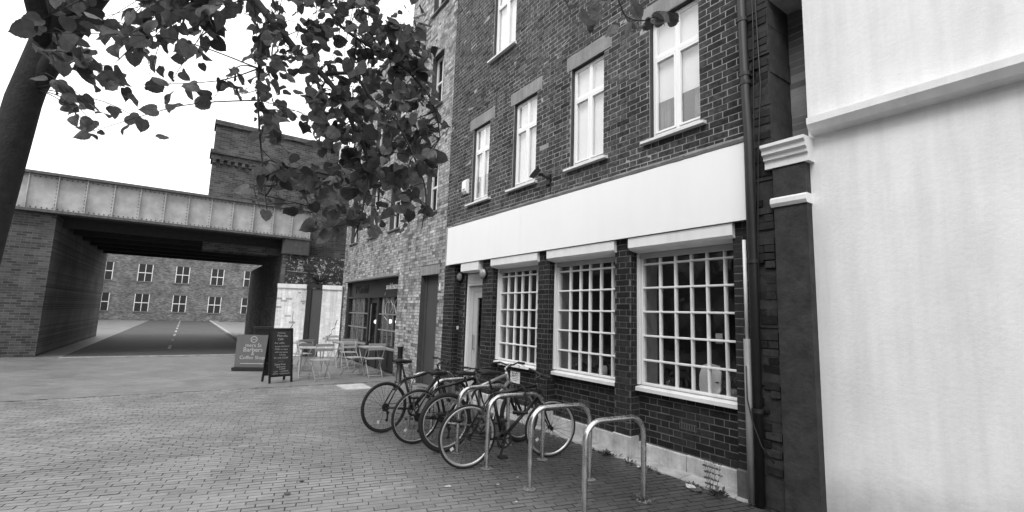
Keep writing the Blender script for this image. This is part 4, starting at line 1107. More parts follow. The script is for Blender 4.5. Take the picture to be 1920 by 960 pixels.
def make_table():
    t = thing('folding_table', 'x', 'table'); m = M['chair_paint']
    for q in range(7):
        x = -0.30 + 0.0865*q; a = MB(); a.box(x, x+0.08, -0.30, 0.30, 0.70, 0.716); a.build('top_slat', m, t, local=True)
    a = MB(); a.box(-0.30,0.30,-0.28,-0.25,0.675,0.6995); a.box(-0.30,0.30,0.25,0.28,0.675,0.6995); a.build('top_frame', m, t, local=True)
    for s_ in (-1, 1):
        for w_ in (-1, 1):
            a = MB(); y = 0.24*s_ - 0.02*w_; a.bar((-0.24*w_,y,0.675),(0.24*w_,y,0.0), 0.012, 0.02, up=(0,1,0)); a.build('leg', m, t, local=True)
    for P_ in ([(-0.2,-0.22,0.06),(-0.2,0.22,0.06)], [(0.2,-0.26,0.06),(0.2,0.26,0.06)]):
        a = MB(); a.tube(P_, 0.008, 6); a.build('stretcher', m, t, local=True)
    return t
chair0 = make_chair(); table0 = make_table()
chairs = [(-11.98,-0.62,178,'pale slatted folding chair nearest the cafe wall and the tall door'),
          (-12.42,-1.02,20,'pale folding chair turned sideways left of the chair by the cafe wall'),
          (-11.92,-1.92,186,'pale folding chair just right of the chalkboard, back to the viewer'),
          (-13.95,-0.72,172,'pale folding chair below the left cafe window'),
          (-13.70,-2.02,200,'pale folding chair behind the chalkboard before the white wall'),
          (-15.20,-0.80,8,'farthest pale folding chair, by the left end of the cafe')]
for i, (x, y, r, lab) in enumerate(chairs):
    c = chair0 if i == 0 else copy_tree(chair0)
    c.location = (x, y, 0.0); c.rotation_euler = (0,0,math.radians(r)); c['label'] = lab; c['group'] = 'folding chairs outside the cafe'
tables = [(-12.55,-0.50,4,'pale folding table against the right half of the cafe front'),
          (-12.50,-2.02,-8,'pale folding table standing out in the open beyond the chalkboard'),
          (-14.52,-0.68,2,'pale folding table by the left cafe window'),
          (-14.35,-2.15,12,'pale folding table carrying small pots before the white yard wall')]
for i, (x, y, r, lab) in enumerate(tables):
    c = table0 if i == 0 else copy_tree(table0)
    c.location = (x, y, 0.0); c.rotation_euler = (0,0,math.radians(r)); c['label'] = lab; c['group'] = 'folding tables outside the cafe'
for (x, y, mt, lab) in ((-14.45,-2.22,'black_plastic','small dark pot on the table before the white wall'), (-14.35,-2.02,'white','small white pot on the table before the white wall')):
    a = MB(); a.lathe((x,y,0.717), (0,0,1), [(0.0,0.0),(0.04,0.0),(0.052,0.10),(0.045,0.105),(0.0,0.07)], 12); tag(a.build('pot', M[mt], smooth=True), lab, 'pot')

# cycle stands
def stand_mesh(L):
    R_, H_ = 0.17, 0.755; pts = [(0,0,0)]
    pts += [(0,0,0.3), (0,0,H_-R_)]
    for i in range(1, 9): th = math.radians(90*i/8); pts.append((0, R_-R_*math.cos(th), H_-R_+R_*math.sin(th)))
    for i in range(0, 9): th = math.radians(90*i/8); pts.append((0, L-R_+R_*math.sin(th), H_-R_+R_*math.cos(th)))
    pts += [(0,L,0.3), (0,L,0)]
    return pts
stands = [(-3.085,-1.74,-3.03,-1.05,'cycle stand nearest the viewer, standing empty'),
          (-3.784,-1.796,-3.70,-1.09,'empty cycle stand second from the viewer'),
          (-4.507,-1.839,-4.47,-1.10,'cycle stand third from the viewer with the nearest bicycle locked to it'),
          (-5.16,-1.85,-5.17,-1.12,'cycle stand with the fat-tyred bicycle leaning on it'),
          (-5.87,-1.86,-5.89,-1.13,'cycle stand second from the far end, between the two farther bicycles'),
          (-6.60,-1.873,-6.64,-1.15,'farthest cycle stand beside the last bicycle')]
for (x0_,y0_,x1_,y1_,lab) in stands:
    L = math.hypot(x1_-x0_, y1_-y0_); rz = math.atan2(y1_-y0_, x1_-x0_) - math.pi/2
    s = thing('cycle_stand', lab, 'cycle stand', (x0_, y0_, 0), rz, 'steel cycle stands in a row')
    a = MB(); a.tube(stand_mesh(L), 0.0245, 16, cap=False); a.build('hoop', M['stainless'], s, local=True, smooth=True)
    for yy in (0, L):
        a = MB(); a.lathe((0,yy,0), (0,0,1), [(0.0,0.004),(0.068,0.004),(0.066,0.008),(0.03,0.009),(0.028,0.014),(0.024,0.015)], 18); a.build('base_plate', M['stone'], s, local=True)

# ------------------------------------------------------------------ bicycles
def make_bike(label, rear, front_dir, wb=1.04, R=0.338, tyre=0.014, rim='rim_silver', rimw=0.011, rimd=0.012, frame='frame_black', frame2=None, tube=0.016,
              sloping=0.0, bars='flat', steer=0.0, lean=2.0, saddle_h=0.94, fat=False, fixed=False, rack_=False, crank=20, down=0.019, head=0.82):
    rx, ry = rear; fx, fy = front_dir
    hd = math.atan2(fy-ry, fx-rx)
    t = thing('bicycle', label, 'bicycle', (rx, ry, 0), hd, 'bicycles locked to the stands')
    t.rotation_euler = (math.radians(lean), 0, hd)
    F = M[frame]; F2 = M[frame2 or frame]
    def wheel(cx, name, mirror=1):
        a = MB(); rr = R-tyre*2
        a.ring((0,0,0), (0,1,0), rr-rimd*0.3, rimd, rimw, 56, 8)
        w = a.build(name, M[rim], t, local=True, smooth=True)
        a = MB(); a.ring((0,0,0), (0,1,0), R-tyre*1.0, tyre*1.05, tyre, 56, 10)
        if fat:
            for i in range(72):
                th = 2*math.pi*i/72
                for s_ in (-1, 0, 1):
                    rr2 = R-0.002-abs(s_)*0.012; c = Vector((math.cos(th+0.02*s_)*rr2, s_*tyre*0.6, math.sin(th+0.02*s_)*rr2)); d = Vector((-math.sin(th),0,math.cos(th)))
                    a.bar(c-d*0.006, c+d*0.006, 0.012, 0.008, up=(math.cos(th),0,math.sin(th)))
        a.build('tyre', M['rubber'], w, local=True, smooth=not fat)
        a = MB(); n = 28
        for i in range(n):
            th = 2*math.pi*i/n; s_ = 1 if i % 2 else -1; off = (0.5 if (i//2) % 2 else -0.5)
            p0 = (math.cos(th+off)*0.022, s_*0.028, math.sin(th+off)*0.022); p1 = (math.cos(th)*(rr-0.004), 0, math.sin(th)*(rr-0.004))
            a.tube([p0, p1], 0.0016, 4, cap=False)
        a.build('spokes', M['spoke'], w, local=True)
        a = MB(); a.lathe((0,0,0), (0,1,0), [(0.006,-0.062),(0.006,-0.034),(0.024,-0.032),(0.024,-0.027),(0.013,-0.022),(0.013,0.022),(0.024,0.027),(0.024,0.032),(0.006,0.034),(0.006,0.062)], 14); a.build('hub', M['steel_dark'], w, local=True, smooth=True)
        th = random.uniform(3.4, 4.4)
        a = MB(); c = Vector((math.cos(th)*rr*0.68, 0, math.sin(th)*rr*0.68)); d = Vector((math.cos(th),0,math.sin(th))); a.bar(c-d*0.02, c+d*0.02, 0.006, 0.03, up=(-math.sin(th),0,math.cos(th))); 
        if not fat: a.build('spoke_reflector', M['reflector'], w, local=True)
        w.location = (cx, 0, R)
        return w
    wheel(0, 'rear_wheel'); fw = wheel(wb, 'front_wheel')
    BB = Vector((0.43, 0, 0.275)); sa = math.radians(73); st_len = 0.50 - sloping*0.5
    sdir = Vector((-math.cos(sa), 0, math.sin(sa))); SC = BB + sdir*st_len
    ha = math.radians(72); hdir = Vector((-math.cos(ha), 0, math.sin(ha))); fwd = Vector((math.sin(ha), 0, math.cos(ha)))
    crown = Vector((wb,0,R)) - fwd*0.045 + hdir*(0.385 + (0.05 if fat else 0)); htop = crown + hdir*(head-0.69)
    a = MB()
    a.tube([BB, BB+sdir*(st_len+0.03)], 0.018, 10); a.tube([htop-hdir*0.025, SC-sdir*0.02], tube, 10); 
    for s_ in (-1, 1):
        a.tube([BB+Vector((-0.02,s_*0.025,0)), (0.20,s_*0.045,0.30), (0.005,s_*0.06,R)], 0.011, 8); a.tube([SC+Vector((0,s_*0.014,-0.02)), (0.13,s_*0.05,0.55), (0.005,s_*0.06,R)], 0.0095, 8)
    a.lathe(BB, (0,1,0), [(0.0,-0.036),(0.021,-0.036),(0.021,0.036),(0.0,0.036)], 14); a.tube([crown+hdir*0.005, htop+hdir*0.012], 0.019, 12)
    fr = a.build('frame', F, t, local=True, smooth=True)
    a = MB(); a.tube([crown+hdir*0.035, BB+Vector((0.01,0,0.012))], down, 10); a.build('down_tube', F2, fr, local=True, smooth=True)
    # steering assembly, turned a little about the head tube
    Sm = Matrix.Translation(crown) @ Matrix.Rotation(steer, 4, hdir) @ Matrix.Translation(-crown)
    V = lambda p: Sm @ Vector(p)
    fw.location = V((wb,0,R)); fw.rotation_euler = (Matrix.Rotation(steer, 3, hdir)).to_euler()
    a = MB()
    for s_ in (-1, 1):
        y = (0.058 if fat else 0.045)*s_
        a.tube([V(crown+Vector((0,y*0.7,0))), V(crown - hdir*0.09 + Vector((0.003,y,0))), V(crown-hdir*0.26+fwd*0.012+Vector((0,y,0))), V(Vector((wb,y,R)))], [0.014,0.013,0.011,0.008] if not fat else [0.018,0.018,0.019,0.014], 9)
    a.tube([V(crown+Vector((0,-0.04,0.0))), V(crown+Vector((0,0.04,0.0)))], 0.016, 9)
    a.build('fork', F if not fat else M['black_plastic'], t, local=True, smooth=True)
    st_top = htop + hdir*0.055; clamp = st_top + fwd*0.085 + Vector((0,0,0.02))
    a = MB(); a.tube([V(htop), V(st_top+hdir*0.01)], 0.0145, 9); a.tube([V(st_top), V(clamp)], 0.0135, 9); a.lathe(V(clamp), (0,1,0), [(0.0,-0.022),(0.02,-0.022),(0.02,0.022),(0.0,0.022)], 10)
    a.build('stem', M['black_plastic'] if not fat else M['alloy'], t, local=True, smooth=True)
    bw = 0.27 if bars != 'riser' else 0.31
    a = MB(); P_ = [V(clamp+Vector((-0.035,-bw,0.02))), V(clamp+Vector((-0.008,-bw*0.55,0.012 if bars=='flat' else 0.03))), V(clamp+Vector((0,-0.07,0.0))), V(clamp+Vector((0,0.07,0.0))), V(clamp+Vector((-0.008,bw*0.55,0.012 if bars=='flat' else 0.03))), V(clamp+Vector((-0.035,bw,0.02)))]
    a.tube(P_, 0.0115, 9); hb = a.build('handlebar', M['frame_black'], t, local=True, smooth=True)
    for s_ in (0, -1):
        e = P_[s_]; nx = P_[1 if s_ == 0 else -2]; d = (nx-e).normalized()
        a = MB(); a.tube([e-d*0.005, e+d*0.02, e+d*0.11, e+d*0.125], [0.017,0.0165,0.0155,0.017], 10); a.build('grip', M['rubber'], hb, local=True, smooth=True)
        a = MB(); q = e+d*0.145; a.tube([q, q+Vector((0.03,0,-0.012))], 0.011, 7); a.tube([q+Vector((0.03,0,-0.012)), q+Vector((0.05,0,-0.03))-d*0.04, q+Vector((0.045,0,-0.045))-d*0.11], [0.006,0.006,0.004], 7); a.build('brake_lever', M['alloy'] if fat else M['black_plastic'], hb, local=True, smooth=True)
    # cables
    a = MB()
    for s_ in (-1, 1):
        a.tube([V(clamp+Vector((0.02,s_*0.14,0.0))), V(clamp+Vector((0.10,s_*0.09,-0.02))), V(clamp+Vector((0.08,s_*0.02,-0.14))), V(htop+Vector((0.03,s_*0.02,-0.06))), V(crown+Vector((0.05,s_*0.012,0.02)))], 0.0032, 5)
    a.tube([htop+Vector((-0.02,0.018,-0.02)), (SC+htop)/2+Vector((0,0.02,-0.03)), SC+Vector((0,0.02,-0.05)), Vector((0.12,0.05,0.57))], 0.003, 5)
    a.build('cables', M['black_plastic'], t, local=True, smooth=True)
    # rim brakes
    a = MB()
    for base, s_dir in ((V(crown+Vector((0.035,0,-0.03))), 1), (Vector((0.145,0,0.60)), -1)):
        for s_ in (-1, 1):
            a.tube([base+Vector((0,0,0.04)), base+Vector((0.01,s_*0.035,0.015)), base+Vector((0.0,s_*0.03,-0.035))], 0.006, 6); a.box(base.x-0.025, base.x+0.025, base.y+s_*0.022-0.006, base.y+s_*0.022+0.006, base.z-0.045, base.z-0.03)
    a.build('brakes', M['steel_dark'] if not fat else M['alloy'], t, local=True)
    # seat
    STOP = BB + sdir*((saddle_h-0.275)/math.sin(sa) - 0.03)
    a = MB(); a.tube([SC, STOP], 0.0135, 9); a.lathe(SC+sdir*0.02, sdir, [(0.016,-0.01),(0.021,-0.01),(0.021,0.012),(0.016,0.012)], 12); a.build('seat_post', M['frame_black'], t, local=True, smooth=True)
    a = MB(); secs = [(-0.13,0.068,0.0,0.03),(-0.10,0.074,0.012,0.038),(-0.04,0.062,0.012,0.040),(0.02,0.036,0.004,0.036),(0.08,0.022,0.0,0.030),(0.13,0.018,-0.002,0.026),(0.145,0.010,-0.006,0.016)]
    n0 = len(a.v); k_ = 12
    for (x, w_, z, th) in secs:
        for j in range(k_):
            an = 2*math.pi*j/k_; a.v.append((STOP.x+0.01+x, w_*math.cos(an), STOP.z+0.030+z + th*0.85*(math.sin(an) if math.sin(an) > 0 else math.sin(an)*0.9)))
    for i in range(len(secs)-1):
        for j in range(k_): a.f.append((n0+i*k_+j, n0+i*k_+(j+1)%k_, n0+(i+1)*k_+(j+1)%k_, n0+(i+1)*k_+j)); a.t.append(1)
    a.f.append(tuple(n0+j for j in range(k_))); a.t.append(1); a.f.append(tuple(n0+(len(secs)-1)*k_+j for j in range(k_))); a.t.append(1)
    sd = a.build('saddle', M['black_plastic'], t, local=True, smooth=True)
    a = MB()
    for s_ in (-1, 1): a.tube([STOP+Vector((-0.10,s_*0.03,0.02)), STOP+Vector((-0.05,s_*0.022,-0.004)), STOP+Vector((0.06,s_*0.022,-0.004)), STOP+Vector((0.13,s_*0.008,0.018))], 0.0035, 6)
    a.build('saddle_rails', M['steel_dark'], sd, local=True)
    # drive train on the right side (local -y)
    yd = -0.048
    a = MB(); a.ring(BB+Vector((0,yd,0)), (0,1,0), 0.092, 0.006, 0.002, 44, 6); a.ring(BB+Vector((0,yd,0)), (0,1,0), 0.080, 0.008, 0.0025, 36, 6)
    for i in range(5):
        th = 2*math.pi*i/5+0.3; a.bar(BB+Vector((0,yd,0)), BB+Vector((math.cos(th)*0.085,yd,math.sin(th)*0.085)), 0.004, 0.014, up=(-math.sin(th),0,math.cos(th)))
    a.lathe(BB+Vector((0,yd,0)), (0,1,0), [(0.0,-0.012),(0.016,-0.012),(0.016,0.012),(0.0,0.012)], 12)
    cs = a.build('crankset', M['steel_dark'] if not fixed else M['black_plastic'], t, local=True)
    ca = math.radians(crank)
    for s_, an in ((-1, ca), (1, ca+math.pi)):
        e = BB + Vector((math.cos(an)*0.17, 0, math.sin(an)*0.17)); y = s_*0.068
        a = MB(); a.bar(BB+Vector((0,y,0)), e+Vector((0,y*1.12,0)), 0.012, 0.024, up=(-math.sin(an),0,math.cos(an))); a.build('crank_arm', M['alloy'] if not fixed else M['black_plastic'], cs, local=True)
        a = MB(); q = e+Vector((0,y*1.12+s_*0.055,0)); a.box(q.x-0.045,q.x+0.045,q.y-0.042,q.y+0.042,q.z-0.012,q.z+0.012); a.box(q.x-0.05,q.x-0.045,q.y-0.03,q.y+0.03,q.z-0.008,q.z+0.008); a.build('pedal', M['black_plastic'], cs, local=True)
    a = MB(); cr = 0.034 if fixed else 0.045
    a.tube([BB+Vector((0,yd,0.092)), Vector((0,yd,R+cr))], 0.0042, 5); a.tube([BB+Vector((0,yd,-0.092)), Vector((0,yd,R-cr))] if fixed else [BB+Vector((0,yd,-0.092)), Vector((0.10,yd,R-0.175)), Vector((0.02,yd,R-0.17)), Vector((0.03,yd,R-0.07)), Vector((-0.03,yd,R-0.03))], 0.0042, 5); a.build('chain', M['steel_dark'], t, local=True)
    a = MB()
    for i, rr in enumerate((0.036,) if fixed else (0.054,0.048,0.043,0.038,0.034,0.030)):
        a.lathe((0,yd+0.002+0.0048*i*1.0,R), (0,1,0), [(0.0,-0.001),(rr,-0.001),(rr,0.001),(0.0,0.001)], 22)
    a.build('cassette', M['steel_dark'], t, local=True)
    if not fixed:
        a = MB(); a.tube([(0.0,yd-0.012,R-0.01),(0.015,yd-0.018,R-0.055),(0.03,yd-0.008,R-0.075)], 0.011, 7); a.bar((0.03,yd-0.006,R-0.07),(0.02,yd-0.006,R-0.17),0.006,0.022,up=(1,0,0))
        for q in ((0.03,R-0.072),(0.02,R-0.168)): a.lathe((q[0],yd,q[1]), (0,1,0), [(0.0,-0.006),(0.022,-0.004),(0.022,0.004),(0.0,0.006)], 12)
        a.build('derailleur', M['steel_dark'], t, local=True)
    return t, dict(SC=SC, htop=htop, BB=BB, hd=hd)
b1, i1 = make_bike('black bicycle nearest the viewer with polished silver rims and slim straight frame', (-4.615,-2.03), (-4.50,-0.95), wb=1.07, tyre=0.0135, rim='rim_silver', rimw=0.010, rimd=0.017, tube=0.0185, sloping=-0.07, fixed=True, crank=-110, lean=1.5, steer=math.radians(-6), saddle_h=1.0, down=0.020, head=0.87)
b2, i2 = make_bike('fat-tyred mountain bicycle with silver down tube, second from the viewer', (-5.27,-1.96), (-5.24,-0.86), wb=1.09, tyre=0.027, R=0.345, rim='rim_silver', rimw=0.012, rimd=0.010, frame='frame_silver', frame2='frame_silver', tube=0.019, sloping=0.10, bars='riser', fat=True, crank=8, lean=-2, steer=math.radians(10), saddle_h=0.90, down=0.023, head=0.85)
b3, i3 = make_bike('black bicycle with pale rim line on its tyre, third from the viewer', (-5.775,-2.13), (-5.83,-1.10), wb=1.04, tyre=0.017, rim='rim_silver', rimw=0.010, rimd=0.006, tube=0.020, sloping=0.12, crank=150, lean=2.5, steer=math.radians(22), saddle_h=0.86, bars='flat', head=0.80)
b4, i4 = make_bike('black hybrid bicycle farthest from the viewer with black rims', (-6.49,-2.285), (-6.60,-1.25), wb=1.05, tyre=0.018, rim='rim_black', rimw=0.010, rimd=0.008, tube=0.022, sloping=0.08, crank=100, lean=-1.5, steer=math.radians(-12), saddle_h=0.94, bars='riser', down=0.026, head=0.83)
# locks
lk = thing('cycle_lock', 'black loop lock hanging from the nearest bicycle top tube', 'lock', (-4.50, -1.42, 0.45))
a = MB(); a.tube([(-4.545,-1.44,0.84),(-4.50,-1.41,0.855),(-4.455,-1.39,0.82),(-4.44,-1.375,0.70),(-4.455,-1.385,0.56)], 0.011, 8); a.tube([(-4.545,-1.44,0.84),(-4.56,-1.45,0.70),(-4.53,-1.44,0.56)], 0.011, 8); a.build('shackle', M['rubber'], lk, smooth=True)
a = MB(); a.tube([(-4.56,-1.47,0.545),(-4.43,-1.36,0.56)], 0.021, 10); a.build('lock_body', M['black_plastic'], lk, smooth=True)
lk = thing('cycle_lock', 'thick black lock through the rear wheel of the fat-tyred bicycle', 'lock', (-5.2, -1.9, 0.3))
a = MB(); a.ring((-5.20,-1.87,0.42), (0.5,0.2,1.0), 0.10, 0.016, 0.016, 30, 8); a.build('shackle', M['rubber'], lk, smooth=True)

# ------------------------------------------------------------------ things inside the shop windows
a = MB(); pr = [(-0.115,0.0),(0.10,0.0),(0.125,0.05),(0.125,0.24),(0.10,0.31),(-0.03,0.33),(-0.10,0.30),(-0.135,0.20),(-0.135,0.07)]
for (y0_, y1_) in ((0.14, 0.16),):
    n0 = len(a.v); a.v += [(-3.11+x, y0_+0.08*z, 0.864+z) for x, z in pr] + [(-3.11+x, y1_+0.08*z, 0.864+z) for x, z in pr]; m_ = len(pr)
    a.f.append(tuple(n0+i for i in range(m_))); a.t.append(1); a.f.append(tuple(n0+m_+i for i in reversed(range(m_)))); a.t.append(1)
    for i in range(m_): a.f.append((n0+i, n0+(i+1)%m_, n0+m_+(i+1)%m_, n0+m_+i)); a.t.append(1)
tag(a.build('placard', M['white']), 'pale rounded placard standing inside the right-hand shop window', 'placard')
pl = thing('pot_plant', 'small dark pot plant on the sill inside the right-hand shop window', 'plant', (-2.86, 0.17, 0.863))
a = MB(); a.lathe((0,0,0), (0,0,1), [(0.0,0.0),(0.055,0.0),(0.07,0.10),(0.06,0.10),(0.0,0.08)], 14); a.build('pot', M['interior_pale'], pl, local=True, smooth=True)
a = MB()
for i in range(90):
    c = Vector((random.gauss(0,0.06), random.gauss(0,0.03), 0.10+abs(random.gauss(0.05,0.05)))); d = Vector((random.gauss(0,1),random.gauss(0,1),random.gauss(0.4,1))).normalized()*0.035; e = d.cross(Vector((random.random(),1,random.random()))).normalized()*0.012
    a.quad(c-d, c+e, c+d, c-e)
a.build('foliage', M['weed'], pl, local=True)
for k, (x, h_, mt) in enumerate(((-4.72,0.14,'white'),(-4.80,0.10,'interior_pale'))):
    a = MB(); a.lathe((x,0.17,0.863), (0,0,1), [(0.0,0.0),(0.035,0.0),(0.035,h_*0.8),(0.025,h_),(0.0,h_)], 12); tag(a.build('jar', M[mt], smooth=True), ['taller pale jar on the sill inside the middle shop window', 'shorter jar on the sill inside the middle shop window'][k], 'jar')
a = MB(); a.box(-2.98, -2.90, 0.065, 0.068, 1.42, 1.53); tag(a.build('window_card', M['interior_pale']), 'small pale card stuck inside the right-hand shop window', 'card')

# ================================================================== PLANTS
def leaf_mat(name, v, trans=0.35):
    m, nt, b, out = new_mat(name)
    uv = nt.nodes.new('ShaderNodeUVMap'); sp = nt.nodes.new('ShaderNodeSeparateXYZ'); nt.links.new(uv.outputs[0], sp.inputs[0])
    u = math_node(nt, 'ABSOLUTE', math_node(nt, 'SUBTRACT', sp.outputs[0], 0.5)); vv = sp.outputs[1]
    ph = math_node(nt, 'MULTIPLY', math_node(nt, 'SUBTRACT', vv, math_node(nt, 'MULTIPLY', u, 0.75)), 44.0)
    vein = math_node(nt, 'POWER', math_node(nt, 'ABSOLUTE', math_node(nt, 'COSINE', ph)), 10.0)
    mid = remap(nt, u, 0.0, 0.02, 1.0, 0.0)
    ve = math_node(nt, 'MAXIMUM', vein, mid)
    at = nt.nodes.new('ShaderNodeAttribute'); at.attribute_name = 'tone'
    pos = world_pos(nt); n1 = noise_node(nt, 28.0, 4, 0.6, vec=pos)
    val = math_node(nt, 'MULTIPLY', math_node(nt, 'MULTIPLY', at.outputs['Fac'], v), remap(nt, n1, 0.3, 0.7, 0.7, 1.3))
    val = math_node(nt, 'MULTIPLY', val, remap(nt, ve, 0.0, 1.0, 1.0, 0.42))
    grey_in(nt, b, val); b.inputs['Roughness'].default_value = 0.42; b.inputs['Specular IOR Level'].default_value = 0.5
    bump(nt, b, math_node(nt, 'ADD', math_node(nt, 'MULTIPLY', ve, -1.0), n1), 0.7, 0.006)
    tr = nt.nodes.new('ShaderNodeBsdfTranslucent'); cc = nt.nodes.new('ShaderNodeCombineColor')
    tv = math_node(nt, 'MULTIPLY', val, 1.15)
    for i in range(3): nt.links.new(tv, cc.inputs[i])
    nt.links.new(cc.outputs[0], tr.inputs[0])
    mx = nt.nodes.new('ShaderNodeMixShader'); mx.inputs[0].default_value = trans
    nt.links.new(b.outputs[0], mx.inputs[1]); nt.links.new(tr.outputs[0], mx.inputs[2]); nt.links.new(mx.outputs[0], out.inputs[0])
    return m
M['leaf'] = leaf_mat('lime leaf', 0.115, 0.42)
# heart-shaped toothed leaf: local x across, y towards the tip
HALF = [(0.0,0.0),(0.16,-0.085),(0.33,-0.07),(0.45,0.06),(0.475,0.16),(0.505,0.22),(0.48,0.33),(0.495,0.39),(0.43,0.50),(0.435,0.56),(0.34,0.66),(0.33,0.72),(0.24,0.80),(0.15,0.87),(0.07,0.92),(0.0,1.02)]
MIDY = [0.0,0.02,0.06,0.14,0.20,0.26,0.34,0.41,0.50,0.57,0.65,0.73,0.81,0.87,0.93,1.02]
def leaf_geo(fold, curl, wav, asym):
    vs, uv, fs = [], [], []
    for y in MIDY: vs.append((0, y, -curl*y*y)); uv.append((0.5, (y+0.1)/1.2))
    for sgn in (-1, 1):
        b0 = len(vs); sc = 1.0 + asym*sgn
        for i, (x, y) in enumerate(HALF):
            zz = -curl*y*y + fold*x*0.8 - 0.55*x*x + wav*math.sin(7*y+sgn*1.3)*x
            vs.append((sgn*x*sc, y, zz)); uv.append((0.5+sgn*x*0.98, (y+0.1)/1.2))
        for i in range(len(HALF)-1):
            q = (i, i+1, b0+i+1, b0+i)
            fs.append(q if sgn > 0 else tuple(reversed(q)))
    return vs, uv, fs
LEAVES = [leaf_geo(random.uniform(-0.35,0.95), random.uniform(-0.1,0.8), random.uniform(-0.3,0.3), random.uniform(-0.14,0.14)) for _ in range(14)]
def leaf_frame(pos, out_dir, size):
    """leaf hanging from a petiole: tip points outwards and down, face mostly up"""
    tip = (Vector(out_dir)*0.6 + Vector((random.gauss(0,0.6), random.gauss(0,0.6), -0.42 + random.gauss(0,0.42)))).normalized()
    up = Vector((random.gauss(0,0.75), random.gauss(0,0.75), 0.55)) + Vector((0.35,-0.15,0))*random.random()
    xax = tip.cross(up)
    if xax.length < 0.05: xax = tip.cross(Vector((1,0.2,0)))
    xax.normalize(); nrm = xax.cross(tip)
    Mx = Matrix.Identity(4)
    for i in range(3): Mx[i][0] = xax[i]*size; Mx[i][1] = tip[i]*size; Mx[i][2] = nrm[i]*size; Mx[i][3] = pos[i]
    return Mx
tree = thing('lime_tree', 'lime tree with drooping heart-shaped leaves hanging into the upper left', 'tree', (-6.25, -6.35, 0))
LIMBS = [
 [(-6.1,-6.15,3.4),(-5.75,-5.65,4.6),(-5.13,-5.1,5.08),(-4.3,-4.61,4.35),(-3.85,-4.37,3.86),(-3.64,-4.17,3.54),(-3.5,-4.02,3.36),(-3.39,-3.9,3.17),(-3.36,-3.81,2.98),(-3.32,-3.72,2.79),(-3.33,-3.69,2.62),(-3.33,-3.71,2.34),(-3.32,-3.75,2.16)],
 [(-5.13,-5.1,5.08),(-4.5,-4.6,4.75),(-4.01,-4.17,4.33),(-3.86,-4.01,4.17),(-3.74,-3.87,3.93),(-3.56,-3.65,3.73),(-3.38,-3.44,3.55),(-3.28,-3.24,3.3),(-3.27,-3.16,3.02)],
 [(-3.5,-4.02,3.36),(-3.42,-3.82,3.39),(-3.35,-3.68,3.2),(-3.23,-3.55,3.05),(-3.13,-3.43,2.78),(-3.1,-3.33,2.52),(-3.09,-3.35,2.24)],
 [(-3.85,-4.37,3.84),(-3.84,-4.4,3.68),(-3.82,-4.4,3.33),(-3.79,-4.37,3.0),(-3.75,-4.31,2.6),(-3.71,-4.27,2.34)],
 [(-6.0,-6.0,4.0),(-5.0,-5.4,5.6),(-3.9,-4.2,5.9),(-3.2,-3.1,5.5),(-2.9,-2.53,5.0),(-2.36,-2.3,4.32),(-2.25,-2.25,4.01),(-2.23,-2.19,3.89),(-2.13,-2.12,3.83),(-2.01,-2.04,3.86)],
 [(-6.0,-6.0,4.0),(-4.6,-6.3,5.6),(-2.6,-6.0,6.4),(-0.6,-5.3,6.5),(0.6,-4.4,6.2)],
 [(-4.6,-6.3,5.6),(-2.9,-5.0,6.2),(-1.4,-3.9,6.3),(-0.2,-3.0,6.0)],
]
RAD = [[0.10,0.075,0.055,0.038,0.028,0.025,0.022,0.018,0.015,0.012,0.009,0.007,0.004],[0.04,0.03,0.02,0.014,0.012,0.010,0.008,0.006,0.004],[0.015,0.013,0.011,0.009,0.007,0.005,0.003],[0.013,0.011,0.009,0.007,0.005,0.003],[0.08,0.06,0.045,0.03,0.02,0.009,0.006,0.005,0.004,0.003],[0.08,0.07,0.05,0.03,0.015],[0.05,0.04,0.025,0.012]]
a = MB(); a.tube([(-6.25,-6.35,-0.05),(-6.25,-6.35,0.25),(-6.22,-6.32,1.2),(-6.15,-6.22,2.4),(-6.08,-6.12,3.5),(-6.0,-6.0,4.2),(-5.95,-6.1,5.4),(-5.9,-6.3,7.0)], [0.24,0.18,0.155,0.14,0.13,0.115,0.08,0.04], 14)
trunk = a.build('trunk', M['bark'], tree, smooth=True)
def smooth_path(P, n=4):
    P = [Vector(p) for p in P]; out = []
    for i in range(len(P)-1):
        p0, p1, p2, p3 = P[max(i-1,0)], P[i], P[i+1], P[min(i+2,len(P)-1)]
        for k in range(n):
            t = k/n; out.append(0.5*((2*p1)+(p2-p0)*t+(2*p0-5*p1+4*p2-p3)*t*t+(3*p1-p0-3*p2+p3)*t*t*t))
    return out + [P[-1]]
nodes = []
for L, R_ in zip(LIMBS, RAD):
    sp = smooth_path(L); rr = [float(np.interp(i/4, range(len(R_)), R_)) for i in range(len(sp))]
    a = MB(); a.tube(sp, rr, 8); a.build('limb', M['bark'], tree, smooth=True)
    nodes += sp
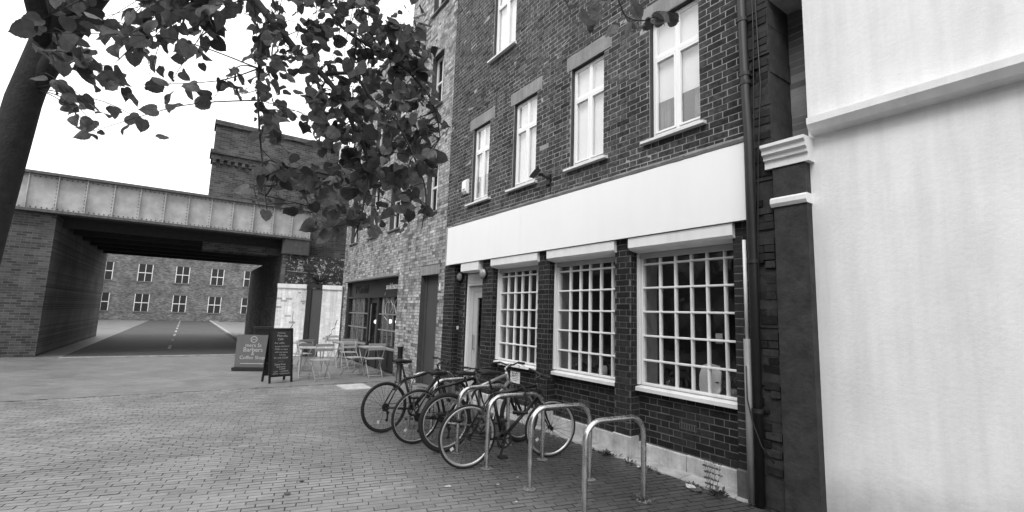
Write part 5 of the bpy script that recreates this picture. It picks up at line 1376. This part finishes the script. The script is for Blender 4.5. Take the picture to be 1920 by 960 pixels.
TIPS = [(-3.26,-3.39,2.56),(-3.49,-4.41,3.2),(-4.1,-3.44,4.15),(-4.66,-4.27,3.3),(-3.38,-3.61,4.25),(-3.6,-3.81,2.57),(-3.16,-3.48,3.11),(-4.79,-4.16,2.64),(-3.73,-3.47,3.42),(-3.76,-3.88,2.59),(-3.57,-3.34,3.59),(-3.84,-3.31,2.69),(-3.38,-3.33,3.46),(-3.89,-3.96,4.4),(-4.5,-4.17,3.64),(-3.1,-3.5,3.83),(-4.2,-3.64,3.32),(-3.28,-4.16,3.07),(-3.56,-3.17,3.41),(-3.27,-3.37,3.54),(-3.05,-3.65,2.67),(-3.4,-4.33,3.51),(-4.07,-3.94,3.64),(-3.8,-3.2,2.4),(-4.42,-3.8,2.68),(-3.31,-4.1,3.01),(-3.79,-3.74,3.06),(-3.37,-3.76,3.14),(-4.32,-3.48,3.1),(-4.54,-4.42,4.55),(-3.48,-4.23,2.67),(-3.67,-3.7,3.35),(-3.28,-3.57,3.66),(-3.24,-4.1,3.59),(-4.61,-4.06,3.69),(-3.8,-3.11,4.11),(-3.46,-3.42,3.64),(-3.75,-3.88,2.42),(-3.44,-4.08,3.94),(-3.36,-3.17,2.88),(-3.95,-3.72,4.09),(-3.4,-3.57,3.85),(-3.66,-3.91,2.8),(-4.26,-3.81,4.52),(-3.5,-3.67,2.56),(-4.07,-4.17,2.64),(-3.05,-3.44,3.84),(-3.9,-3.3,4.68),(-3.16,-3.7,3.66),(-3.34,-4.09,3.93),(-3.43,-4.12,2.43),(-3.55,-4.21,3.53),(-3.97,-3.57,3.22),(-3.52,-3.8,2.85),(-3.26,-3.91,3.89),(-3.63,-4.1,3.62),(-3.31,-3.84,4.01),(-3.18,-3.3,3.31),(-3.27,-3.47,2.37),(-3.87,-3.63,3.3),(-3.27,-3.69,2.24),(-3.42,-4.06,3.4),(-3.46,-4.24,3.67),(-3.24,-4.02,3.08),(-3.77,-4.13,4.23),(-3.53,-3.37,3.07),(-4.41,-4.23,3.2),(-3.48,-3.3,3.22),(-4.06,-3.52,4.48),(-4.29,-4.4,4.33),(-3.01,-3.44,3.77),(-3.72,-3.66,2.7),(-4.27,-3.62,2.4),(-3.96,-4.35,3.51),(-4.0,-3.89,3.92),(-3.15,-3.63,3.23),(-3.89,-3.16,3.84),(-3.87,-4.07,3.88),(-3.48,-3.88,3.23),(-3.27,-3.42,3.28),(-4.2,-3.69,3.79),(-4.08,-4.16,2.76),(-3.44,-3.64,4.23),(-3.31,-3.36,2.66),(-4.05,-3.11,3.07),(-4.19,-3.52,3.23),(-2.89,-3.59,3.45),(-4.13,-4.33,4.35),(-4.25,-4.13,2.57),(-3.5,-3.94,3.12),(-3.89,-3.75,2.81),(-3.55,-3.41,3.51),(-3.51,-4.33,2.98),(-3.91,-3.02,2.68),(-3.78,-4.01,3.06),(-3.64,-3.1,3.18),(-3.91,-4.33,3.71),(-3.16,-3.53,2.59),(-3.79,-3.71,3.76),(-3.55,-4.01,3.2),(-3.75,-3.04,2.9),(-4.47,-4.15,3.77),(-3.07,-3.92,3.67),(-3.6,-3.36,4.4),(-4.29,-3.67,3.53),(-3.26,-3.57,2.9),(-3.42,-4.26,2.84),(-4.47,-4.41,4.29),(-3.3,-3.82,2.38),(-3.75,-3.95,3.54),(-3.96,-4.4,3.76),(-2.94,-3.62,3.08),(-4.29,-3.84,3.09),(-3.72,-4.4,3.49),(-3.66,-3.27,2.71),(-4.45,-4.22,3.47),(-3.68,-3.96,3.82),(-3.08,-3.63,3.78),(-3.52,-4.35,2.81),(-3.56,-4.34,2.55),(-3.87,-3.7,3.74),(-4.62,-4.16,3.37),(-3.13,-3.69,2.94),(-3.62,-3.56,2.36),(-3.45,-3.7,4.24),(-3.79,-3.3,3.92),(-3.68,-3.21,3.95),(-3.44,-3.23,3.79),(-3.19,-3.49,2.72),(-4.47,-4.01,4.47),(-3.45,-3.3,3.44),(-3.89,-3.76,2.5),(-3.77,-3.42,3.25),(-2.92,-3.43,2.71),(-3.08,-3.95,3.88),(-4.16,-4.19,3.85),(-3.42,-3.68,2.78),(-3.2,-3.64,2.61),(-4.16,-3.62,2.48),(-4.02,-3.36,3.81),(-3.92,-3.06,3.11),(-4.13,-4.12,4.19),(-3.39,-3.73,2.43),(-3.35,-3.52,4.06),(-3.32,-4.25,3.83),(-4.41,-4.27,4.33),(-3.9,-3.2,2.62),(-3.93,-4.11,3.87),(-3.51,-3.56,3.02),(-4.44,-4.27,3.63),(-4.34,-3.76,2.37),(-4.12,-3.54,3.81),(-3.67,-3.54,2.81),(-3.33,-3.23,3.16),(-4.07,-3.76,2.62),(-3.82,-3.95,3.23),(-3.69,-4.0,2.95),(-3.63,-3.16,3.83),(-3.41,-3.9,2.6),(-3.11,-3.57,3.22),(-4.14,-3.35,2.73),(-3.27,-3.93,2.8),(-3.92,-3.77,2.92),(-4.32,-3.54,3.18),(-3.51,-3.2,3.57),(-3.47,-3.63,3.7),(-3.42,-3.66,2.91),(-4.08,-3.49,3.43),(-4.09,-3.64,3.63),(-3.66,-3.91,2.64),(-3.37,-3.46,2.88),(-4.28,-4.22,3.78),(-3.69,-3.89,2.74),(-3.17,-4.05,3.73),(-3.32,-3.95,3.0),(-3.54,-3.78,3.15),(-3.53,-4.0,3.0),(-4.15,-3.77,3.15),(-3.56,-4.18,3.41),(-4.46,-4.31,3.3),(-3.3,-3.55,3.86),(-4.03,-3.36,2.77),(-3.85,-3.44,3.82),(-3.7,-3.39,3.36),(-4.74,-4.32,3.62),(-3.33,-3.78,3.85),(-3.68,-3.1,3.07),(-3.19,-3.35,2.42),(-3.1,-3.94,3.34),(-4.49,-4.2,4.22),(-4.39,-3.91,4.43),(-4.1,-3.38,2.39),(-3.21,-3.58,2.81),(-3.11,-3.66,3.03),(-4.33,-4.25,2.46),(-3.59,-4.06,3.73),(-4.23,-3.91,4.05),(-3.87,-4.3,4.12),(-3.66,-3.37,3.15),(-4.04,-3.51,3.95),(-4.53,-3.89,2.9),(-3.77,-3.55,2.69),(-3.5,-4.08,2.67),(-3.93,-4.07,3.51),(-3.7,-3.78,2.81),(-3.71,-3.68,4.19),(-3.41,-4.15,3.92),(-3.33,-4.26,3.35),(-3.5,-3.34,3.17),(-3.32,-3.32,3.92),(-4.23,-3.42,2.63),(-3.49,-3.45,3.86),(-3.77,-3.84,3.5),(-3.11,-3.62,3.47),(-4.01,-3.51,3.73),(-3.61,-3.84,2.33),(-3.45,-4.38,3.8),(-3.34,-3.76,4.06),(-3.83,-3.7,4.47),(-3.01,-3.59,3.62),(-3.24,-3.96,2.88),(-3.28,-3.88,3.15),(-3.96,-4.04,2.69),(-3.58,-3.12,2.78),(-3.37,-3.98,2.26)]
TOP_TIPS = [(-2.46, -2.54, 3.95), (-2.43, -2.43, 4.0), (-2.35, -2.44, 3.83), (-2.32, -2.34, 3.95), (-2.26, -2.3, 3.81), (-2.16, -2.24, 3.77), (-2.14, -2.13, 3.84), (-2.07, -2.12, 3.83), (-2.0, -2.03, 3.86), (-2.17, -2.2, 3.95), (-2.34, -2.37, 4.0)]
tw = MB(); leaves = []     # (matrix, geo index, tone, apparent size)
def grow_twig(tip, nl, maxd=1.6, r0=0.0038, smin=0.095, smax=0.14):
    tip = Vector(tip); best = min(nodes, key=lambda q: (q-tip).length + max(0.0, (tip.z-q.z))*0.6)
    d = tip-best
    if d.length > maxd: best = tip - d.normalized()*maxd
    midp = best.lerp(tip, 0.5) + Vector((random.gauss(0,0.06), random.gauss(0,0.06), 0.10*min(1.0,d.length)+random.gauss(0,0.05)))
    P = smooth_path([best, midp, tip], 5)
    tw.tube(P, [r0*(1-0.7*i/(len(P)-1)) for i in range(len(P))], 5)
    for k in range(nl):
        t = 1.0 - 0.72*(k/max(1,nl))*random.uniform(0.8,1.15) if nl > 1 else 1.0
        q = P[max(0, min(len(P)-1, int(t*(len(P)-1))))]
        od = (tip-best).normalized(); side = od.cross(Vector((0,0,1))); side = side.normalized() if side.length > 0.05 else Vector((1,0,0))
        od = (od*0.6 + side*random.choice((-1,1))*0.9).normalized()
        pet = q + od*random.uniform(0.02,0.05) + Vector((0,0,-random.uniform(0.0,0.03)))
        tw.tube([q, (q+pet)/2+Vector((0,0,0.006)), pet], 0.0014, 4, cap=False)
        size = random.uniform(smin, smax)*(0.55 if random.random() < 0.1 else 1.0)
        tone = max(0.3, random.gauss(0.92, 0.4)) * (1.9 if random.random() < 0.12 else 1.0)
        leaves.append((leaf_frame(pet, od, size), random.randrange(len(LEAVES)), tone, view_size(pet, size)))
for tp in TIPS: grow_twig(tp, random.choice((4,5,5,6)), smin=0.055, smax=0.118)
for tp in TOP_TIPS: grow_twig(tp, 2, 0.30, 0.0028, 0.09, 0.125)
# the rest of the crown: up and to the left, and over the viewer
for i in range(330):
    c = random.choice(((-4.6,-5.0,4.6,0.9,0.9,0.8),(-5.4,-5.7,5.6,1.0,0.9,0.9),(-4.9,-5.3,3.7,0.55,0.5,0.6),(-3.6,-4.6,5.6,1.1,0.9,0.6),(-1.6,-5.0,6.6,1.6,1.2,0.5),(0.1,-4.4,6.4,1.2,1.2,0.4),(-2.2,-3.9,6.3,1.3,0.9,0.45)))
    tp = Vector((c[0]+random.gauss(0,c[3]*0.55), c[1]+random.gauss(0,c[4]*0.55), c[2]+random.gauss(0,c[5]*0.55)))
    d = tp-CAM_POS; z = d.dot(A_FWD)
    if z > 0.3:
        x = 880*d.dot(A_RIGHT)/z; y = 880*d.dot(A_DOWN)/z
        if -465 < x < 960 and -470 < y < 480: continue      # the photograph shows only the listed twigs there
    if (tp-CAM_POS).length < 1.6: continue
    grow_twig(tp, 6, 1.4, 0.006)
tw.build('twigs', M['bark'], tree, smooth=True, kind='stuff')
leaves.sort(key=lambda q: -q[3])
cr = MB(); cr.uv = []
for (Mx, gi, tone, s_) in leaves[300:]:
    vs, uv, fs = LEAVES[gi]; n0 = len(cr.v); cr.v += [tuple(Mx @ Vector(q)) for q in vs]; cr.uv += uv
    for f in fs: cr.f.append(tuple(n0+i for i in f)); cr.t.append(tone)
crown_ob = cr.build('crown', M['leaf'], tree, smooth=True, kind='stuff')
lm = []
for gi, (vs, uv, fs) in enumerate(LEAVES):
    row = []
    for tn in (0.35, 0.6, 0.85, 1.05, 1.35, 1.8):
        b_ = MB(); b_.v = list(vs); b_.uv = list(uv); b_.f = list(fs); b_.t = [tn]*len(fs); row.append((tn, b_.mesh('leaf', M['leaf'], smooth=True)))
    lm.append(row)
off = Matrix.Translation(-tree.location)
for (Mx, gi, tone, s_) in leaves[:300]:
    me = min(lm[gi], key=lambda q: abs(q[0]-tone))[1]
    o = bpy.data.objects.new('leaf', me); COL.objects.link(o); o.parent = crown_ob; o.matrix_local = off @ Mx

# weeds at the foot of the wall, fallen leaves and scraps
def weed(x, y, n, h, lab, nm='weed'):
    n = int(n*0.8); h *= 0.72
    w = thing(nm, lab, 'weed', (x, y, 0.0))
    a = MB(); a.uv = None
    for i in range(n):
        an = random.uniform(0, 2*math.pi); r_ = abs(random.gauss(0, 0.06)); L = h*random.uniform(0.4, 1.0)
        p = Vector((math.cos(an)*r_, math.sin(an)*r_*0.5, 0.0)); d = Vector((math.cos(an)*random.uniform(0.2,0.9), math.sin(an)*0.5-0.1, random.uniform(0.3,1.2))).normalized()
        e = d.cross(Vector((0,0,1))).normalized()*L*0.16
        m_ = p+d*L*0.55; tp = p+d*L+Vector((0,0,-0.25*L))
        a.quad(p, m_-e, tp, m_+e, random.uniform(0.6,1.5))
    a.build('leaves', M['weed'], w, local=True)
    return w
for (x, y, n, h, lab) in ((-4.25,-0.27,60,0.14,'low weed tuft at the foot of the pier between middle and right windows'), (-3.85,-0.30,34,0.10,'small weed tuft on the kerb just right of the brick pier'), (-3.62,-0.27,30,0.10,'small weed under the left part of the right-hand shop window'),
                     (-3.05,-0.27,26,0.08,'sparse weed under the middle of the right-hand shop window'), (-2.78,-0.28,46,0.15,'weed clump under the right end of the right-hand shop window'), (-3.03,-1.06,46,0.10,'weed ring round the rear foot of the nearest stand'), (-3.78,-1.82,22,0.05,'little weeds at the front foot of the second stand')):
    weed(x, y, n, h, lab)
w = thing('weed', 'tall spindly weed growing up the white plinth near the right pier', 'weed', (-2.86, -0.245, 0.0))
a = MB()
for i in range(5):
    q = Vector((random.uniform(-.08,.08),0,0)); P = [q]
    for k in range(5): q = q + Vector((random.gauss(0,0.018), random.gauss(0,0.008), 0.055)); P.append(q)
    a.tube(P, [0.003,0.003,0.0025,0.002,0.002,0.0015], 5)
    for k in range(1,6):
        for s_ in (-1,1):
            c = P[k]; d = Vector((s_*0.03, -0.012, 0.012)); e = Vector((0.004,0,0.012)); a.quad(c, c+d*0.5+e, c+d, c+d*0.5-e)
a.build('stems', M['weed'], w, local=True)
k = 0
for (px, py, ln, mt, lab) in ((-3.72,-0.33,0.07,'litter','pale dry leaf on the kerb left of the right-hand window'), (-2.98,-0.36,0.10,'litter','pale curled leaf by the weeds near the right pier'), (-2.93,-0.42,0.11,'weed','dark curled leaf by the weeds near the right pier'),
                         (-4.02,-2.00,0.03,'litter','pale scrap on the paving left of the second stand'), (-3.58,-2.10,0.03,'litter','pale scrap on the paving right of the second stand'), (-4.22,-2.42,0.06,'litter','pale dry leaf on the paving in front of the stands'), (-4.10,-1.72,0.03,'litter','tiny pale scrap between second and third stands'),
                         (-2.95,-1.55,0.05,'litter','pale dry leaf beside the nearest stand'), (-5.05,-3.60,0.05,'weed','dark scrap on the open paving at lower left'), (-4.75,-3.75,0.06,'weed','dark fallen leaf on the paving at bottom left'), (-3.30,-0.75,0.04,'litter','pale scrap under the right-hand window')):
    a = MB(); vs, uv, fs = LEAVES[k % 9]; k += 1; an = random.uniform(0, 6.28)
    ca_, sa_ = math.cos(an), math.sin(an)
    a.uv = list(uv); a.v = [((x*ca_-y*sa_)*ln+px, (x*sa_+y*ca_)*ln+py, 0.006+abs(z)*ln*0.6) for x, y, z in vs]; a.f = list(fs); a.t = [1.0]*len(fs)
    tag(a.build('fallen_leaf', M[mt], at=(px,py,0.0)), lab, 'leaf')
print('leaves', len(leaves), 'objects', len(bpy.data.objects), 'tris', sum(len(o.data.loop_triangles) if False else sum(len(p.vertices)-2 for p in o.data.polygons) for o in bpy.data.objects if o.type == 'MESH'))
